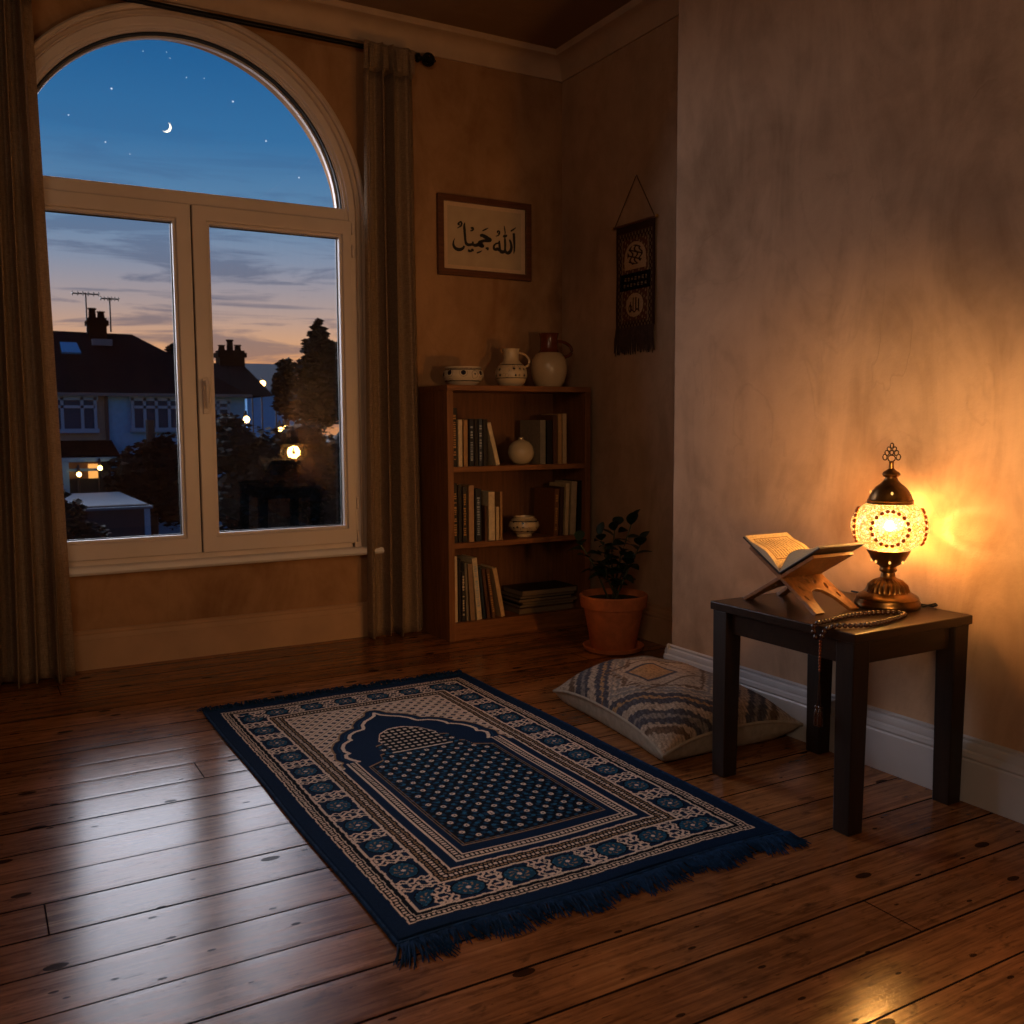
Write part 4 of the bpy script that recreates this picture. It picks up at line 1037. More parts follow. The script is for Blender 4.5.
# brush strokes traced in a 1024 x 650 sheet  (x, y, width)
ST = [
 [(912, 258, 26), (916, 330, 26), (920, 420, 22), (918, 500, 16), (910, 545, 4)],                          # alif
 [(868, 232, 14), (905, 208, 16), (942, 180, 6)],                                                           # fatha
 [(852, 345, 16), (872, 395, 24), (880, 450, 28), (868, 500, 32), (838, 530, 36), (806, 520, 28), (792, 480, 22), (793, 420, 24), (790, 350, 22), (788, 318, 10)],  # second lam
 [(806, 500, 26), (770, 515, 36), (738, 512, 36), (722, 480, 24), (715, 420, 24), (712, 360, 14)],         # first lam to heh
 [(715, 500, 30), (685, 470, 26), (668, 484, 30), (640, 472, 26), (640, 430, 22), (668, 402, 18), (690, 398, 16), (712, 380, 16)],  # heh
 [(764, 296, 26), (785, 300, 28), (806, 294, 26), (816, 278, 10)],                                         # shadda
 [(778, 155, 6), (786, 200, 13), (792, 250, 12), (790, 285, 8)],                                            # dagger alif
 [(662, 300, 6), (690, 292, 14), (712, 268, 16), (712, 238, 18), (694, 228, 16), (684, 244, 12), (700, 262, 10)],  # damma
 [(446, 296, 26), (476, 288, 34), (510, 304, 40), (550, 328, 40), (590, 350, 32), (606, 362, 10)],        # jeem head
 [(600, 362, 26), (550, 362, 34), (505, 362, 30), (465, 374, 34), (440, 392, 40), (470, 420, 40), (488, 440, 26), (462, 436, 34), (434, 418, 34)],  # meem
 [(438, 402, 36), (410, 418, 36), (378, 426, 34), (350, 412, 26), (346, 372, 16)],                          # yeh tooth
 [(352, 408, 26), (320, 416, 30), (285, 418, 32), (255, 400, 28), (242, 350, 24), (236, 280, 26), (230, 200, 26), (228, 150, 22), (236, 112, 8)],  # lam stem
 [(228, 432, 18), (212, 462, 28), (178, 482, 34), (138, 482, 36), (100, 460, 30), (78, 420, 24), (80, 370, 14), (98, 328, 4)],   # lam bowl
 [(542, 452, 30), (544, 476, 34), (538, 484, 26)],                                                          # jeem dot
 [(300, 484, 26), (296, 500, 30), (318, 510, 16), (340, 486, 28), (336, 508, 30)],                         # yeh dots
 [(400, 532, 14), (436, 518, 16), (474, 500, 6)],                                                           # kasra
 [(478, 228, 12), (520, 205, 16), (562, 184, 6)],                                                           # fatha on jeem
 [(316, 190, 16), (340, 186, 24), (350, 206, 20), (330, 222, 18), (310, 228, 8)],                          # sukun
 [(130, 188, 6), (160, 172, 14), (186, 150, 18), (190, 115, 20), (176, 98, 14), (146, 128, 22), (166, 146, 16)],  # tanween
]
def stroke(mbx, pts, conv, depth, y):
    ps = []
    for i in range(len(pts)-1):
        p0 = pts[max(i-1, 0)]; p1 = pts[i]; p2 = pts[i+1]; p3 = pts[min(i+2, len(pts)-1)]
        for k in range(8):
            t = k/8; ps.append(tuple(.5*((2*p1[q])+(-p0[q]+p2[q])*t+(2*p0[q]-5*p1[q]+4*p2[q]-p3[q])*t*t+(-p0[q]+3*p1[q]-3*p2[q]+p3[q])*t**3) for q in range(3)))
    ps.append(pts[-1]); L_ = []; R_ = []
    for i, (x, yv, w) in enumerate(ps):
        a_ = ps[max(i-1, 0)]; b_ = ps[min(i+1, len(ps)-1)]; dx, dy = b_[0]-a_[0], b_[1]-a_[1]; n_ = math.hypot(dx, dy) or 1
        nx__, ny__ = -dy/n_, dx/n_; w = max(w*1.32, 3)/2
        L_.append((x+nx__*w, yv+ny__*w)); R_.append((x-nx__*w, yv-ny__*w))
    vs = [conv(*p, y) for p in L_]+[conv(*p, y) for p in R_]; n_ = len(L_)
    mbx.add(vs, [(i, i+1, n_+i+1, n_+i) for i in range(n_-1)])
def conv(sxp, syp, y):
    ix = 446.6+sxp*74/1024; iy = 215+syp*47/650
    w = at(ix, iy, D); return (w.x-fc[0], y, w.z-fc[1])
m = MB()
for i, s in enumerate(ST): stroke(m, s, conv, 0, -.0120-.00003*i)
m.build('calligraphy', simple('black_ink', (14, 10, 8), .6), fr)

# ------------------------------------------------------------------ woven wall hanging
wh = thing('wall_hanging', 'small dark woven wall hanging with Arabic medallions and a fringe in the alcove', 'wall hanging', (R2-.012, 3.958, 1.59))
# local: y toward the window is +, picture left = +y
hw2 = .158; hh2 = .515
nxh, nyh = 160, 260
U = np.linspace(-1, 1, nxh)[None, :].repeat(nyh, 0); V = np.linspace(0, 1, nyh)[:, None].repeat(nxh, 1)   # U: left(+y) -> right
P = np.zeros((nyh, nxh, 3)); P[..., 0] = -.004*np.sin(V*9)*.3-.001*np.cos(U*5); P[..., 1] = -U*hw2; P[..., 2] = V*hh2
br_ = np.array(s2l((96, 64, 46))); tn = np.array(s2l((188, 152, 112))); bk_ = np.array(s2l((22, 20, 22))); dk = np.array(s2l((66, 42, 32))); rd = np.array(s2l((110, 68, 48)))
col = np.zeros((nyh, nxh, 3)); col[:] = br_
col[np.abs(U) > .9] = dk; col[V > .93] = dk
bord = ((np.abs(U) > .70) & (np.abs(U) < .88)) | ((V > .86) & (V < .92)) | (V < .06); bord &= (V < .92) & (np.abs(U) < .88)
col[bord] = dk; pat = (np.sin(U*38)*np.sin(V*92) > .12); col[bord & pat] = tn*.42
col[(np.abs(np.abs(U)-.68) < .02) & (V < .86) & (V > .05)] = tn*.6
inn = (np.abs(U) < .66) & (V > .07) & (V < .86); col[inn] = rd*.9; col[inn & (np.sin(U*30+V*20)*np.sin(V*70-U*12) > .55)] = tn*.7
va = (V-.565)/.27; archw = np.where(va < .45, .56, .56*np.sqrt(np.clip(1-((va-.45)/.52)**2, 0, 1)))
am = (va > 0) & (va < 1) & (np.abs(U) < archw); col[am] = tn*1.15
scr = am & (np.abs(U) < .40) & (va > .16) & (va < .86) & (np.hypot(U/.42, (va-.5)/.36) < 1) & ((np.sin(U*26+np.sin(V*60)*2) > .45) | (np.sin(V*105+U*9) > .72)); col[scr] = dk
bb = (V > .365) & (V < .53) & (np.abs(U) < .80); col[bb] = bk_
for vr in (.415, .475):
    tx = bb & (np.abs(V-vr) < .017) & (np.abs(U) < .6) & (np.sin(U*34+vr*80) > -.1) & (np.sin(V*260+U*14) > -.5); col[tx] = tn*.65
vo = (V-.215)/.115; om = (np.abs(vo) < 1) & (np.abs(U) < .43*np.sqrt(np.clip(1-np.abs(vo)**2.2, 0, 1))+.02); col[om] = tn*1.15
# "Allah" medallion: uprights joined below
for ux, lo_, hi_ in ((.22, -.45, .5), (.08, -.5, .62), (-.06, -.5, .62), (-.2, -.45, .3)):
    col[om & (np.abs(U-ux) < .028) & (vo > lo_) & (vo < hi_)] = dk
col[om & (np.abs(vo+.48+.25*np.cos(U*22)*.4) < .07) & (np.abs(U) < .26)] = dk
col[om & (np.abs(np.hypot(U+.22, (vo+.25)*.28)-.075) < .022)] = dk
col = np.clip(col*rng.normal(1, .12, (nyh, nxh, 1)), 0, 1)
cl = grid_obj('woven_panel', nxh, nyh, P, col, painted_attr('hanging_weave', .95, .5, .05, 300), wh)
s_ = cl.modifiers.new('thick', 'SOLIDIFY'); s_.thickness = .005
MB().tube([(-.004, hw2+.02, hh2+.004), (-.004, -hw2-.022, hh2+.004)], .0062, 12).build('dowel', M['frame_wood'], wh, smooth=True)
for sg in (1, -1): MB().sphere((-.004, sg*(hw2+.022), hh2+.004), .009).build('dowel_end', M['gold'], wh, smooth=True)
m = MB(); 
for sg in (1, -1): m.tube([(-.006, sg*(hw2+.004), hh2+.01), (0, -.008, hh2+.235)], .0024, 6)
m.build('hanging_cord', simple('jute_cord', (84, 60, 42), .9), wh)
MB().tube([(.011, -.008, hh2+.232), (-.005, -.008, hh2+.232)], .0028, 8).build('nail', M['steel'], wh)
m = MB()
for i in range(64):
    y = hw2*(1-2*(i+.5)/64); L_ = .125+random.uniform(-.012, .014); dy = random.uniform(-.008, .008)+.012*(y/hw2)
    m.tube([(0, y, .004), (-.004+random.uniform(-.004, .002), y+dy*.4, -L_*.5), (-.002, y+dy, -L_)], [.0032, .0034, .0022], 5)
m.build('fringe', simple('hanging_fringe', (66, 44, 34), .95, nscale=40, var=.4), wh, smooth=True)

# ------------------------------------------------------------------ outside: street, houses, gardens
GZ0 = -3.35
road = MB(); road.box(-160, 260, 6, 420, GZ0-.2, GZ0); struct(road.build('ground_outside', simple('dark_ground', (30, 36, 38), .9, nscale=.5, var=.3)))
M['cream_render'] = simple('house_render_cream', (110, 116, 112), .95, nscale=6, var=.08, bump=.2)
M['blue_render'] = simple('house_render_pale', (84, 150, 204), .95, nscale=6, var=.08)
def tiles(name, a_, b_):
    m = NT(name); v = m.coord(); br = m.n('ShaderNodeTexBrick'); m.l(m.mapping(v, (1, 1, 1), (PI/2, 0, 0)), br.inputs[0])
    br.inputs['Scale'].default_value = 3.2; br.inputs['Color1'].default_value = (*s2l(a_), 1); br.inputs['Color2'].default_value = (*s2l(b_), 1); br.inputs['Mortar'].default_value = (.002, .002, .003, 1)
    br.inputs['Mortar Size'].default_value = .04
    m.pbr(br.outputs[0], .95, 0, None, .0); return m.m
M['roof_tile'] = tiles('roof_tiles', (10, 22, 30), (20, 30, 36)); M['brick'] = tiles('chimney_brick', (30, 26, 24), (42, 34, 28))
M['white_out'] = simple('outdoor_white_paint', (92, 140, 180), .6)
M['pane_dark'] = simple('outdoor_window_glass', (36, 66, 92), .7, spec=.1)
M['window_lit'] = emis('lit_room', (255, 176, 90), 1.1)
M['lamp_glow'] = emis('street_lamp_glow', (255, 196, 110), 14)
M['lamp_cool'] = emis('cool_lamp_glow', (190, 210, 235), 2.2)
HY = 40.
def oz(px, py, Y=HY): v = at(px, py, Y); return v.x, v.z
def facade_window(root, x0, x1, z0, z1, Y, cols, transom=.28, curtain=False):
    f = MB(); f.box(x0, x1, Y-.12, Y-.02, z0, z1); o = f.build('window', M['pane_dark'], root)
    g = MB(); w = .09
    xs_ = [x0+(x1-x0)*c for c in cols]
    for x in xs_: g.box(x-w/2, x+w/2, Y-.2, Y-.10, z0, z1)
    g.box(x0-w/2, x1+w/2, Y-.2, Y-.10, z1-w, z1+w/2); g.box(x0-w/2, x1+w/2, Y-.22, Y-.10, z0-w, z0+w/2)
    if transom: zt = z1-(z1-z0)*transom; g.box(x0, x1, Y-.2, Y-.10, zt-w/2, zt+w/2)
    g.build('window_frame', M['white_out'], o)
ho = thing('semi_detached_house', 'pair of semi detached houses with a dark tiled roof across the street', 'house', (0, 0, GZ0)); 
def L(p): return p  # world coords, root compensated below
def outb(m, name, mat, root, **k):
    o = m.build(name, mat, root, **k); o.location = -root.location if hasattr(root, 'location') else (0, 0, 0); return o
hz_e, hz_r = 2.38, 4.70
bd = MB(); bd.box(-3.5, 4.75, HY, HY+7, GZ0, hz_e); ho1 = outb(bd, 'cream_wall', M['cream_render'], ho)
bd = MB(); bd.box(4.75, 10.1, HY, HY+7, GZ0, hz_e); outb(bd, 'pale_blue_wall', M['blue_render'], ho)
rf = MB(); rf.add([(-3.8, HY-.35, hz_e-.05), (10.3, HY-.35, hz_e-.05), (10.3, HY+7.3, hz_e-.05), (-3.8, HY+7.3, hz_e-.05), (-3.8, HY+3.5, 5.05), (6.3, HY+3.5, 4.98)],
    [(0, 1, 5, 4), (1, 2, 5), (2, 3, 4, 5), (3, 0, 4), (0, 3, 2, 1)]); outb(rf, 'roof', M['roof_tile'], ho)
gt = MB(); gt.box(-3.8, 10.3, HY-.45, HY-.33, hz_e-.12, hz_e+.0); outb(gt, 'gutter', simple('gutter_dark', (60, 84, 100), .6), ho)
dp = MB(); dp.box(4.70, 4.82, HY-.12, HY, GZ0, hz_e); outb(dp, 'downpipe', simple('downpipe_dark', (30, 38, 44), .6), ho)
class _R: pass
def win_on(x0p, x1p, y0p, y1p, cols, root, Y=HY):
    x0, z1 = oz(x0p, y0p, Y-.1); x1, z0 = oz(x1p, y1p, Y-.1)
    o = MB().box(x0, x1, Y-.12, Y-.02, z0, z1).build('window', M['pane_dark'], root); o.location = -root.location
    g = MB(); w = .11
    for c in cols: x = x0+(x1-x0)*c; g.box(x-w/2, x+w/2, Y-.2, Y-.10, z0, z1)
    g.box(x0-w, x1+w, Y-.2, Y-.10, z1-w, z1+w/2); g.box(x0-w, x1+w, Y-.24, Y-.10, z0-w, z0+w/2)
    zt = z1-(z1-z0)*.29; g.box(x0, x1, Y-.2, Y-.10, zt-w/2, zt+w/2)
    g.build('window_frame', M['white_out'], o)
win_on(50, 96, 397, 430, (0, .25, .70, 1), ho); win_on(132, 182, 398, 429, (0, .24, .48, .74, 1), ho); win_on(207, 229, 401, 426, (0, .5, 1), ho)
# skylight, chimneys, aerials
m = MB(); x0, z0 = oz(61, 354, HY+1.6); x1, z1 = oz(77, 345, HY+1.7); m.add([(x0, HY+1.35, z0), (x1+.1, HY+1.35, z0), (x1, HY+1.9, z1+.05), (x0, HY+1.9, z1+.05)], [(0, 1, 2, 3)]); o = outb(m, 'skylight', simple('skylight_glass', (60, 120, 175), .1), ho)
sk_ = o.modifiers.new('t', 'SOLIDIFY'); sk_.thickness = .08; sk_.offset = 1
def chimney(px0, px1, pt, pb, Y, root, pots):
    x0, z1 = oz(px0, pt, Y); x1, z0 = oz(px1, pb, Y); m = MB(); w = x1-x0
    m.box(x0+.06, x1-.06, Y, Y+.8, z0, z1-.35); m.box(x0-.02, x1+.02, Y-.06, Y+.86, z1-.42, z1-.22)
    m.box(x0+.05, x1-.05, Y+.02, Y+.78, z1-.22, z1-.12)
    o = outb(m, 'chimney', M['brick'], root)
    for k, (f, hh) in enumerate(pots):
        p = MB().lathe([(.17, 0), (.15, .05), (.13, hh*.85), (.17, hh*.88), (.17, hh), (.11, hh)], 14, Matrix.Translation((x0+w*f, Y+.4, z1-.13))); q = p.build('chimney_pot', M['brick'], o, smooth=True)
    return o
c1 = chimney(87, 109, 314, 342, HY+3.0, ho, [(.3, .42), (.72, .30)])
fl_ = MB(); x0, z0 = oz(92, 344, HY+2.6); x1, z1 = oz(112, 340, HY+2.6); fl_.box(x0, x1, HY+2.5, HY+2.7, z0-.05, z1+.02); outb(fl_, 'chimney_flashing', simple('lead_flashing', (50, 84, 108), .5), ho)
for (ax, atp, abt, wd) in ((85.5, 294, 334, 11), (109.5, 299, 332, 7.5)):
    xx_, zt_ = oz(ax, atp, HY+3.4); _, zb_ = oz(ax, abt, HY+3.4); m = MB(); m.box(xx_-.03, xx_+.03, HY+3.37, HY+3.43, zb_, zt_+.05)
    hw_ = wd/22; m.box(xx_-hw_, xx_+hw_, HY+3.36, HY+3.42, zt_-.02, zt_+.03)
    for k in range(6): xk = xx_-hw_+2*hw_*k/5; m.box(xk-.015, xk+.015, HY+3.1, HY+3.7, zt_-.0, zt_+.03); m.box(xk-.015, xk+.015, HY+3.38, HY+3.41, zt_-.08, zt_+.10)
    outb(m, 'aerial', M['gasket'], ho)
rf = MB(); xa_, _ = oz(176, 364, HY+3.5); xb_, zr_ = oz(249, 364, HY+3.5)
rf.add([(xa_, HY-.36, hz_e-.05), (xb_, HY-.36, hz_e-.05), (xb_, HY+7.3, hz_e-.05), (xa_, HY+7.3, hz_e-.05), (xa_, HY+3.5, zr_), (xb_-.3, HY+3.5, zr_)], [(0, 1, 5, 4), (1, 2, 5), (2, 3, 4, 5), (3, 0, 4), (0, 3, 2, 1)]); outb(rf, 'lower_roof', M['roof_tile'], ho)
chimney(218, 247, 347, 384, HY+3.2, ho, [(.5, .5), (.2, .25), (.78, .28)])
# porch / bay with lit window
pz = MB(); x0, z0 = oz(58, 459, HY-1.4); x1, z1 = oz(112, 443, HY-.2)
pz.add([(x0, HY-1.5, z0), (x1+.1, HY-1.5, z0), (x1, HY-.02, z1), (x0, HY-.02, z1)], [(0, 1, 2, 3)]); o = outb(pz, 'porch_roof', M['brick'], ho); k_ = o.modifiers.new('t', 'SOLIDIFY'); k_.thickness = .12
m = MB(); m.box(x0, x1+.1, HY-1.6, HY-1.5, z0-.12, z0+.04); outb(m, 'porch_fascia', M['white_out'], ho)
m = MB(); xw0, zw1 = oz(67, 463, HY-1.3); xw1, zw0 = oz(100, 478, HY-1.3); m.box(xw0, xw1, HY-1.32, HY-1.26, zw0, zw1); o = outb(m, 'bay_window', simple('bay_window_glass', (120, 84, 48), .3), ho)
m = MB(); xe0, ze1 = oz(88, 464, HY-1.36); xe1, ze0 = oz(100, 478, HY-1.36); m.box(xe0, xe1, HY-1.36, HY-1.33, ze0, ze1); m.build('lit_pane', M['window_lit'], o)
m = MB(); zz_ = (zw0+zw1)/2+.03; m.box(xw0-.1, xw1+.1, HY-1.42, HY-1.36, zz_-.05, zz_+.05); m.build('glazing_bar', M['white_out'], o)
m = MB(); m.box(xw0-.1, xw1+.6, HY-1.30, HY-.1, GZ0, zw0-.02); outb(m, 'bay_base', simple('bay_base_dark', (26, 34, 40), .9), ho)
m = MB(); xq, _ = oz(65, 480, HY-1.5); m.box(xq-.12, xq+.14, HY-1.6, HY-1.45, oz(65, 497, HY-1.5)[1], z0-.1); outb(m, 'porch_post', M['white_out'], ho)
def ball(name, label, px, py, Y, r, mat, group, post=True):
    x, z = oz(px, py, Y); t = thing(name, label, 'lamp', (x, Y, GZ0), group=group)
    MB().sphere((0, 0, z-GZ0), r, 16, 10).build('lamp_head', mat, t, smooth=True)
    if post:
        m = MB(); m.tube([(0, .25, 0), (0, .25, z-GZ0+.25), (0, .12, z-GZ0+.32), (0, 0, z-GZ0+r+.02)], .045, 8); m.build('post', M['gasket'], t, smooth=True)
    return t
gL = None
ball('porch_lamp', 'small glowing porch lamp at the right of the lit bay window outside', 100, 468, HY-2.0, .085, M['lamp_glow'], gL)
ball('porch_lamp', 'small glowing lamp low in front of the lit bay window outside', 79, 474.5, HY-2.0, .085, M['lamp_glow'], gL)
ball('street_lamp', 'bright street lamp beside the pale house seen through the right pane', 246.5, 419.5, 38., .125, M['lamp_glow'], gL)
ball('street_lamp', 'distant yellow street lamp below the far roof through the right pane', 262.5, 383.5, 55., .17, M['lamp_glow'], gL)
ball('street_lamp', 'faint bluish street lamp left of the yellow one near the far roof', 253, 383.5, 56., .15, M['lamp_cool'], gL)
ball('street_lamp', 'faint bluish street lamp right of the yellow one near the far roof', 276.5, 383.0, 56., .15, M['lamp_cool'], gL)
ball('garden_lamp', 'left one of two close warm garden lights above the dark bushes', 280.5, 429.5, 36., .09, M['lamp_glow'], gL)
ball('garden_lamp', 'right one of two close warm garden lights above the dark bushes', 285.7, 428.3, 36., .09, M['lamp_glow'], gL)
# far house
fh = thing('terraced_house', 'distant house with a bluish roof and pale gable behind the street lamps', 'house', (0, 0, GZ0))
FY = 62.; x0, zr = oz(246, 364.5, FY); x1, _ = oz(300, 364.5, FY); _, ze = oz(250, 391, FY); 
m = MB(); m.box(x0, x1, FY, FY+7, GZ0, ze); outb(m, 'wall', M['blue_render'], fh)
m = MB(); m.add([(x0-.3, FY-.5, ze), (x1+.3, FY-.5, ze), (x1+.3, FY+7.5, ze), (x0-.3, FY+7.5, ze), (x0-.3, FY+3.5, zr+.3), (x1+.3, FY+3.5, zr+.3)], [(0, 1, 5, 4), (2, 3, 4, 5), (0, 4, 3), (1, 2, 5), (0, 3, 2, 1)]); outb(m, 'roof', simple('slate_blue', (34, 58, 76), .7), fh)
# shed
sh = thing('garden_shed', 'low dark blue garden shed with a pale roof edge outside the left pane', 'shed', (0, 0, GZ0))
SY = 33.; x0, zt_ = oz(72, 506, SY); x1, _ = oz(149, 506, SY)
m = MB(); m.box(x0, x1, SY, SY+3, GZ0, zt_-.05); outb(m, 'walls', simple('shed_blue', (16, 34, 48), .8), sh)
m = MB(); m.add([(x0-.1, SY-.15, zt_-.1), (x1+.1, SY-.15, zt_-.1), (x1-.5, SY+3.1, zt_+.20), (x0-.1, SY+3.1, zt_+.20)], [(0, 1, 2, 3)]); o = outb(m, 'roof', simple('shed_roof', (44, 80, 108), .6), sh); k_ = o.modifiers.new('t', 'SOLIDIFY'); k_.thickness = .08
m = MB(); m.box(x1-.16, x1+.02, SY-.06, SY-.001, GZ0, zt_-.15); outb(m, 'corner_post', M['white_out'], sh)
# parked car
cr_ = thing('parked_car', 'dim blue parked car just visible at the bottom of the left pane', 'car', (oz(190, 530, 26.5)[0], 26.5, GZ0), PI/2)
bp_ = [(-2.0, .35), (2.0, .35), (2.05, .7), (1.85, .9), (1.2, .98), (.75, 1.42), (-.85, 1.45), (-1.45, 1.0), (-2.0, .9), (-2.08, .6)]
m = MB(); m.prism(bp_, -.85, .85, 'xz'); m.build('body', simple('car_blue', (40, 70, 92), .3, .3), cr_, bevel=.06)
m = MB(); m.prism([(.68, 1.36), (-.78, 1.39), (-1.25, 1.02), (1.05, 1.0)], -.86, .86, 'xz'); m.build('windows', M['pane_dark'], cr_)
for x in (-1.3, 1.3):
    for y in (-.8, .8): m = MB(); m.lathe([(.0, -.1), (.3, -.1), (.33, -.07), (.33, .07), (.3, .1), (0, .1)], 24, Matrix.Translation((x, y, .33)) @ Matrix.Rotation(PI/2, 4, 'X'), cap=False); m.build('wheel', M['gasket'], cr_, smooth=True)
M['foliage'] = simple('night_foliage', (16, 30, 30), .8, nscale=2, var=.5, spec=.2)
M['foliage_dark'] = simple('dark_foliage', (9, 17, 18), .85, nscale=2, var=.5, spec=.1)
def blob_tree(name, label, cat, blobs, Y, n, ls, mat, trunk=None, group=None, seed=1):
    rr = random.Random(seed); cx = sum(b[0] for b in blobs)/len(blobs)
    t = thing(name, label, cat, (oz(cx, 400, Y)[0], Y, GZ0), group=group); ox = t.location.x
    m = MB(); tot = sum(b[2]*b[3] for b in blobs)
    for (bx_, by_, rx, rz) in blobs:
        X, Z = oz(bx_, by_, Y); RX = rx*Y/(FPX*.868); RZ = rz*Y/(FPX*.868)
        for _ in range(int(n*rx*rz/tot)):
            a_ = rr.uniform(0, 2*PI); e_ = math.asin(rr.uniform(-1, 1)); rad = rr.uniform(.35, 1.08)**.5
            p = Vector((X-ox+RX*rad*math.cos(e_)*math.cos(a_), RX*.8*rad*math.cos(e_)*math.sin(a_), max(.05, Z-GZ0+RZ*rad*math.sin(e_))))
            q = Matrix.Translation(p) @ Matrix.Rotation(rr.uniform(0, 6.28), 4, 'Z') @ Matrix.Rotation(rr.uniform(0, 6.28), 4, 'X')
            w = ls*rr.uniform(.6, 1.3); m.add([(-w, 0, 0), (0, -w*.5, 0), (w, 0, 0), (0, w*.5, 0)], [(0, 1, 2, 3)], q)
        core = MB(); m.sphere((X-ox, 0, Z-GZ0), 1., 10, 7, (RX*.78, RX*.6, RZ*.78))
    m.build('foliage', mat, t)
    if trunk:
        X, Z = oz(trunk, 420, Y); m = MB(); m.tube([(X-ox, 0, 0), (X-ox, 0, Z-GZ0)], .16, 8); m.build('trunk', M['gasket'], t, smooth=True)
    return t
blob_tree('tall_tree', 'tall loose dark tree against the sunset in the right pane', 'tree', [(318, 334, 8, 8), (313, 350, 10, 12), (322, 352, 12, 14), (306, 366, 7, 8), (318, 376, 22, 18), (322, 400, 26, 26), (335, 360, 10, 16), (318, 325, 3, 6)], 37., 3600, .17, M['foliage_dark'], 318, seed=2)
blob_tree('rounded_tree', 'small round dark tree left of the tall one on the skyline', 'tree', [(287, 368, 8, 8), (284, 386, 10, 16), (292, 400, 16, 18)], 42., 1400, .18, M['foliage_dark'], 286, seed=3)
blob_tree('dark_tree', 'dark tree in front of the pale blue house wall in the left pane', 'tree', [(140, 480, 26, 28), (165, 470, 22, 30), (172, 500, 20, 24), (125, 500, 16, 22), (152, 452, 14, 12)], 37.4, 2800, .17, M['foliage_dark'], 150, seed=4)
blob_tree('hedge', 'broad dark hedge of garden bushes filling the lower right pane', 'hedge', [(235, 450, 28, 26), (262, 470, 34, 36), (300, 480, 36, 40), (240, 500, 30, 34), (275, 520, 40, 30), (325, 500, 24, 60), (300, 440, 26, 18), (228, 424, 12, 10)], 32., 5200, .15, M['foliage'], seed=5)
blob_tree('garden_bush', 'greyish green bush below the shed at the left edge of the window', 'bush', [(62, 525, 20, 16), (84, 540, 20, 14), (72, 512, 10, 10), (50, 500, 12, 20)], 24., 1500, .10, M['foliage'], seed=6)
blob_tree('roadside_bush', 'dark low shrub behind the roofline at the end of the house roof', 'bush', [(176, 352, 7, 7), (184, 360, 8, 12), (168, 356, 4, 4)], 50., 500, .2, M['foliage_dark'], seed=8)
tl = thing('distant_treeline', 'long dark line of trees along the horizon behind the houses', 'trees', (20, 78, GZ0)); m = MB(); rr_t = random.Random(5)
for i in range(150):
    x = -75+i*1.35; h_ = 4.6+1.3*math.sin(i*.37)+.8*math.sin(i*.9+1)+rr_t.uniform(-.5, .5)
    m.sphere((x, rr_t.uniform(-1.5, 1.5), h_*.45), 1., 9, 7, (1.5, 1.3, h_*.55))
tlo = m.build('foliage', M['foliage_dark'], tl, smooth=True)
tlo['kind'] = 'stuff'; tl['kind'] = 'stuff'
# moon + stars
mo = at(166, 127, 900.); R_ = 4.4
pts_ = [(R_*math.cos(t), R_*math.sin(t)) for t in np.linspace(-PI/2, PI/2, 24)]+[(R_*.58*math.cos(t), R_*math.sin(t)) for t in np.linspace(PI/2, -PI/2, 24)][1:-1]
m = MB(); vs = [(x, 0, z) for x, z in pts_]; m.prism(pts_, -.3, .3, 'xz')
mn = m.build('crescent_moon', emis('moon_glow', (255, 240, 205), 3.2)); mn.location = mo; mn.rotation_euler = (0, math.radians(32), 0)
tag(mn, 'thin bright crescent moon in the blue evening sky', 'moon')
sm_ = emis('star_glow', (220, 230, 250), 1.1); st_o = None
for (sx_, sy_, rr_) in [(111.5, 88.5, 1.25), (233, 101.5, 1.2), (266, 141, 1.1), (299, 177.5, 1.0), (68.5, 115, .85), (105.5, 142, .9), (166.5, 52, .6), (170, 58, .7), (186.5, 77.5, .7), (143, 51, .6), (204, 78.5, .6), (130, 154, .6)]:
    if st_o is None: st_o = MB().sphere((0, 0, 0), 1., 10, 6).build('star', sm_); o = st_o; tag(o, 'tiny white star in the evening sky above the rooftops', 'star', 'stars in the evening sky')
    else: o = st_o.copy(); C.objects.link(o)
    o.location = at(sx_, sy_, 890.); o.scale = (rr_*.62,)*3

# ------------------------------------------------------------------ sky + lights
w = bpy.data.worlds.new('dusk_sky'); bpy.context.scene.world = w; w.use_nodes = True; nt = w.node_tree; nt.nodes.clear()
class WT(NT):
    def __init__(s): s.t = nt; s.out = s.n('ShaderNodeOutputWorld')
ww = WT(); v = ww.coord('Generated'); sx = ww.n('ShaderNodeSeparateXYZ'); ww.l(v, sx.inputs[0]); Z = sx.outputs[2]
sky = ww.ramp(Z, [(0., s2l((226, 150, 84))), (.052, s2l((244, 162, 90))), (.082, s2l((216, 164, 126))), (.115, s2l((178, 156, 150))), (.16, s2l((134, 146, 168))), (.205, s2l((96, 136, 172))), (.27, s2l((56, 114, 164))), (.36, s2l((26, 92, 148))), (.6, s2l((16, 62, 112)))])
cn = ww.noise(ww.mapping(v, (2.2, 2.2, 22), (0, 0, 0), (.3, 0, .2)), 2.4, 6, .6, .5)
cm = ww.math('MULTIPLY', ww.math('MAXIMUM', ww.math('SUBTRACT', cn, .485), 0.), 8.)
lowz = ww.math('MULTIPLY', ww.math('MINIMUM', ww.math('MAXIMUM', ww.math('MULTIPLY', ww.math('SUBTRACT', .30, Z), 6.), .0), 1.), ww.math('MINIMUM', cm, .75))
cc = ww.ramp(Z, [(0., s2l((150, 110, 96))), (.08, s2l((128, 108, 108))), (.13, s2l((98, 104, 124))), (.25, s2l((56, 92, 138)))])
sky = ww.mix(lowz, sky, cc)
bg = ww.n('ShaderNodeBackground'); ww.l(sky, bg.inputs[0]); bg.inputs[1].default_value = 1.0; ww.l(bg.outputs[0], ww.out.inputs[0])
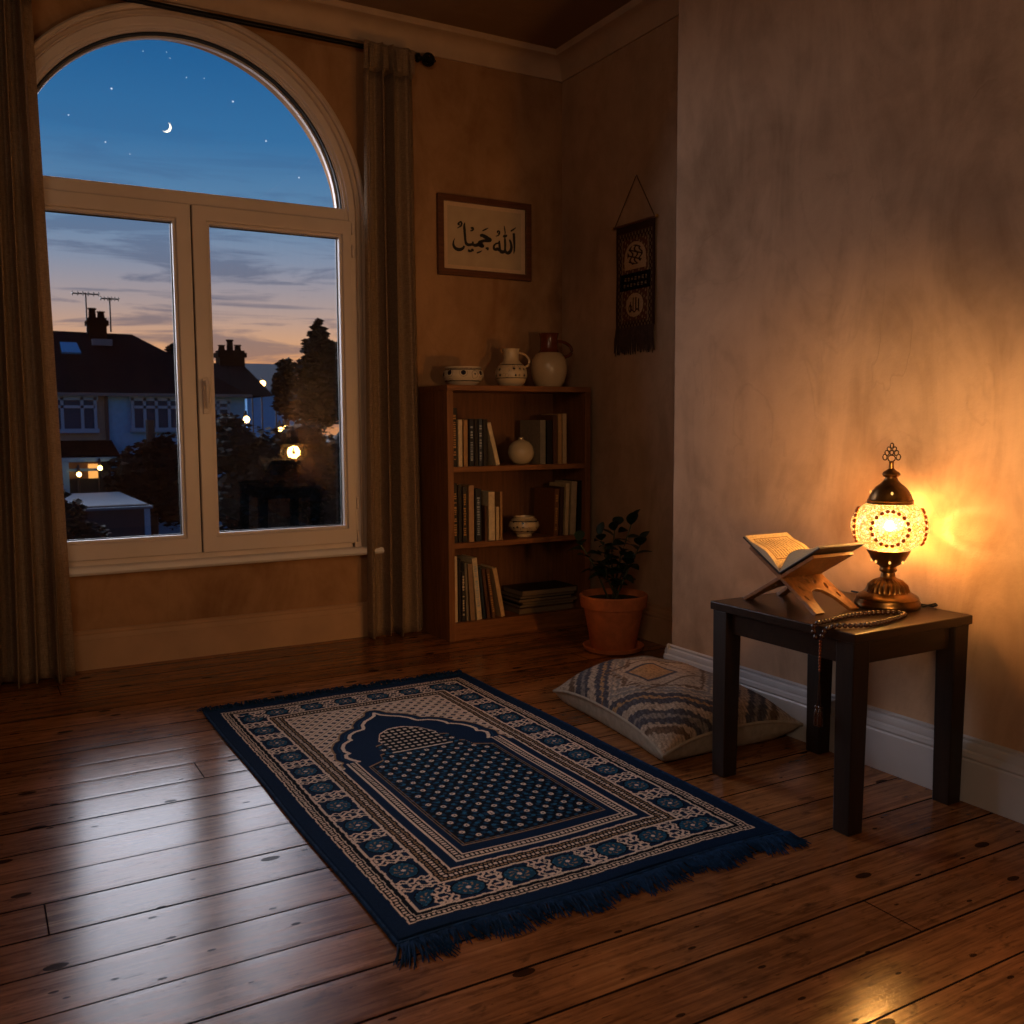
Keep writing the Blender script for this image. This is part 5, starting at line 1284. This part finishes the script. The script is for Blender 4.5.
def sun(name, dirv, e, col, ang):
    d = bpy.data.lights.new(name, 'SUN'); o = bpy.data.objects.new(name, d); C.objects.link(o); d.energy = e; d.color = col; d.angle = math.radians(ang)
    o.rotation_euler = Vector(dirv).to_track_quat('-Z', 'Y').to_euler(); o.location = (0, 8, 4); return o
sun('evening_sky_light', (.46, -1, -.40), 7.6, (.83, .83, .92), 76)
def area(name, loc, target, size, e, col):
    d = bpy.data.lights.new(name, 'AREA'); o = bpy.data.objects.new(name, d); C.objects.link(o); d.energy = e; d.color = col; d.size = size
    o.location = loc; o.rotation_euler = (Vector(target)-Vector(loc)).to_track_quat('-Z', 'Y').to_euler(); return o
sd = bpy.data.lights.new('back_wall_fill', 'SPOT'); so = bpy.data.objects.new('back_wall_fill', sd); C.objects.link(so)  # added fill spot out of view, no lamp there; warms the back wall
sd.energy = 42.; sd.color = (1, .58, .28); sd.spot_size = math.radians(66); sd.spot_blend = .7; sd.shadow_soft_size = .09
wd_ = bpy.data.lights.new('warm_wall_wash', 'SPOT'); wo_ = bpy.data.objects.new('warm_wall_wash', wd_); C.objects.link(wo_)  # added unseen spot; broadens the warm glow on the right wall
wd_.energy = 165.; wd_.color = (1, .57, .2); wd_.spot_size = math.radians(41); wd_.spot_blend = 1.; wd_.shadow_soft_size = .22
wo_.location = (1.35, .75, .85); wo_.rotation_euler = (Vector((2.49, 1.80, .98))-Vector((1.35, .75, .85))).to_track_quat('-Z', 'Y').to_euler()
so.location = (1.79, .5, 1.15); so.rotation_euler = (Vector((1.15, 4.65, 1.25))-Vector((1.79, .5, 1.15))).to_track_quat('-Z', 'Y').to_euler()
area('soft_warm_fill', (-1.2, -1.0, 2.5), (1.3, 1.6, 0), 1.4, 23., (1, .70, .44))  # added area light, unseen; stands in for bounced warm room light
sc = bpy.context.scene
sc.view_settings.view_transform = 'Standard'; sc.view_settings.look = 'None'; sc.view_settings.exposure = 0.; sc.view_settings.gamma = 1.
sc.cycles.use_denoising = True; sc.cycles.max_bounces = 8; sc.cycles.transparent_max_bounces = 12; sc.cycles.sample_clamp_indirect = 4.; sc.cycles.blur_glossy = .5
for mt in list(bpy.data.materials):
    if mt.users == 0: bpy.data.materials.remove(mt)
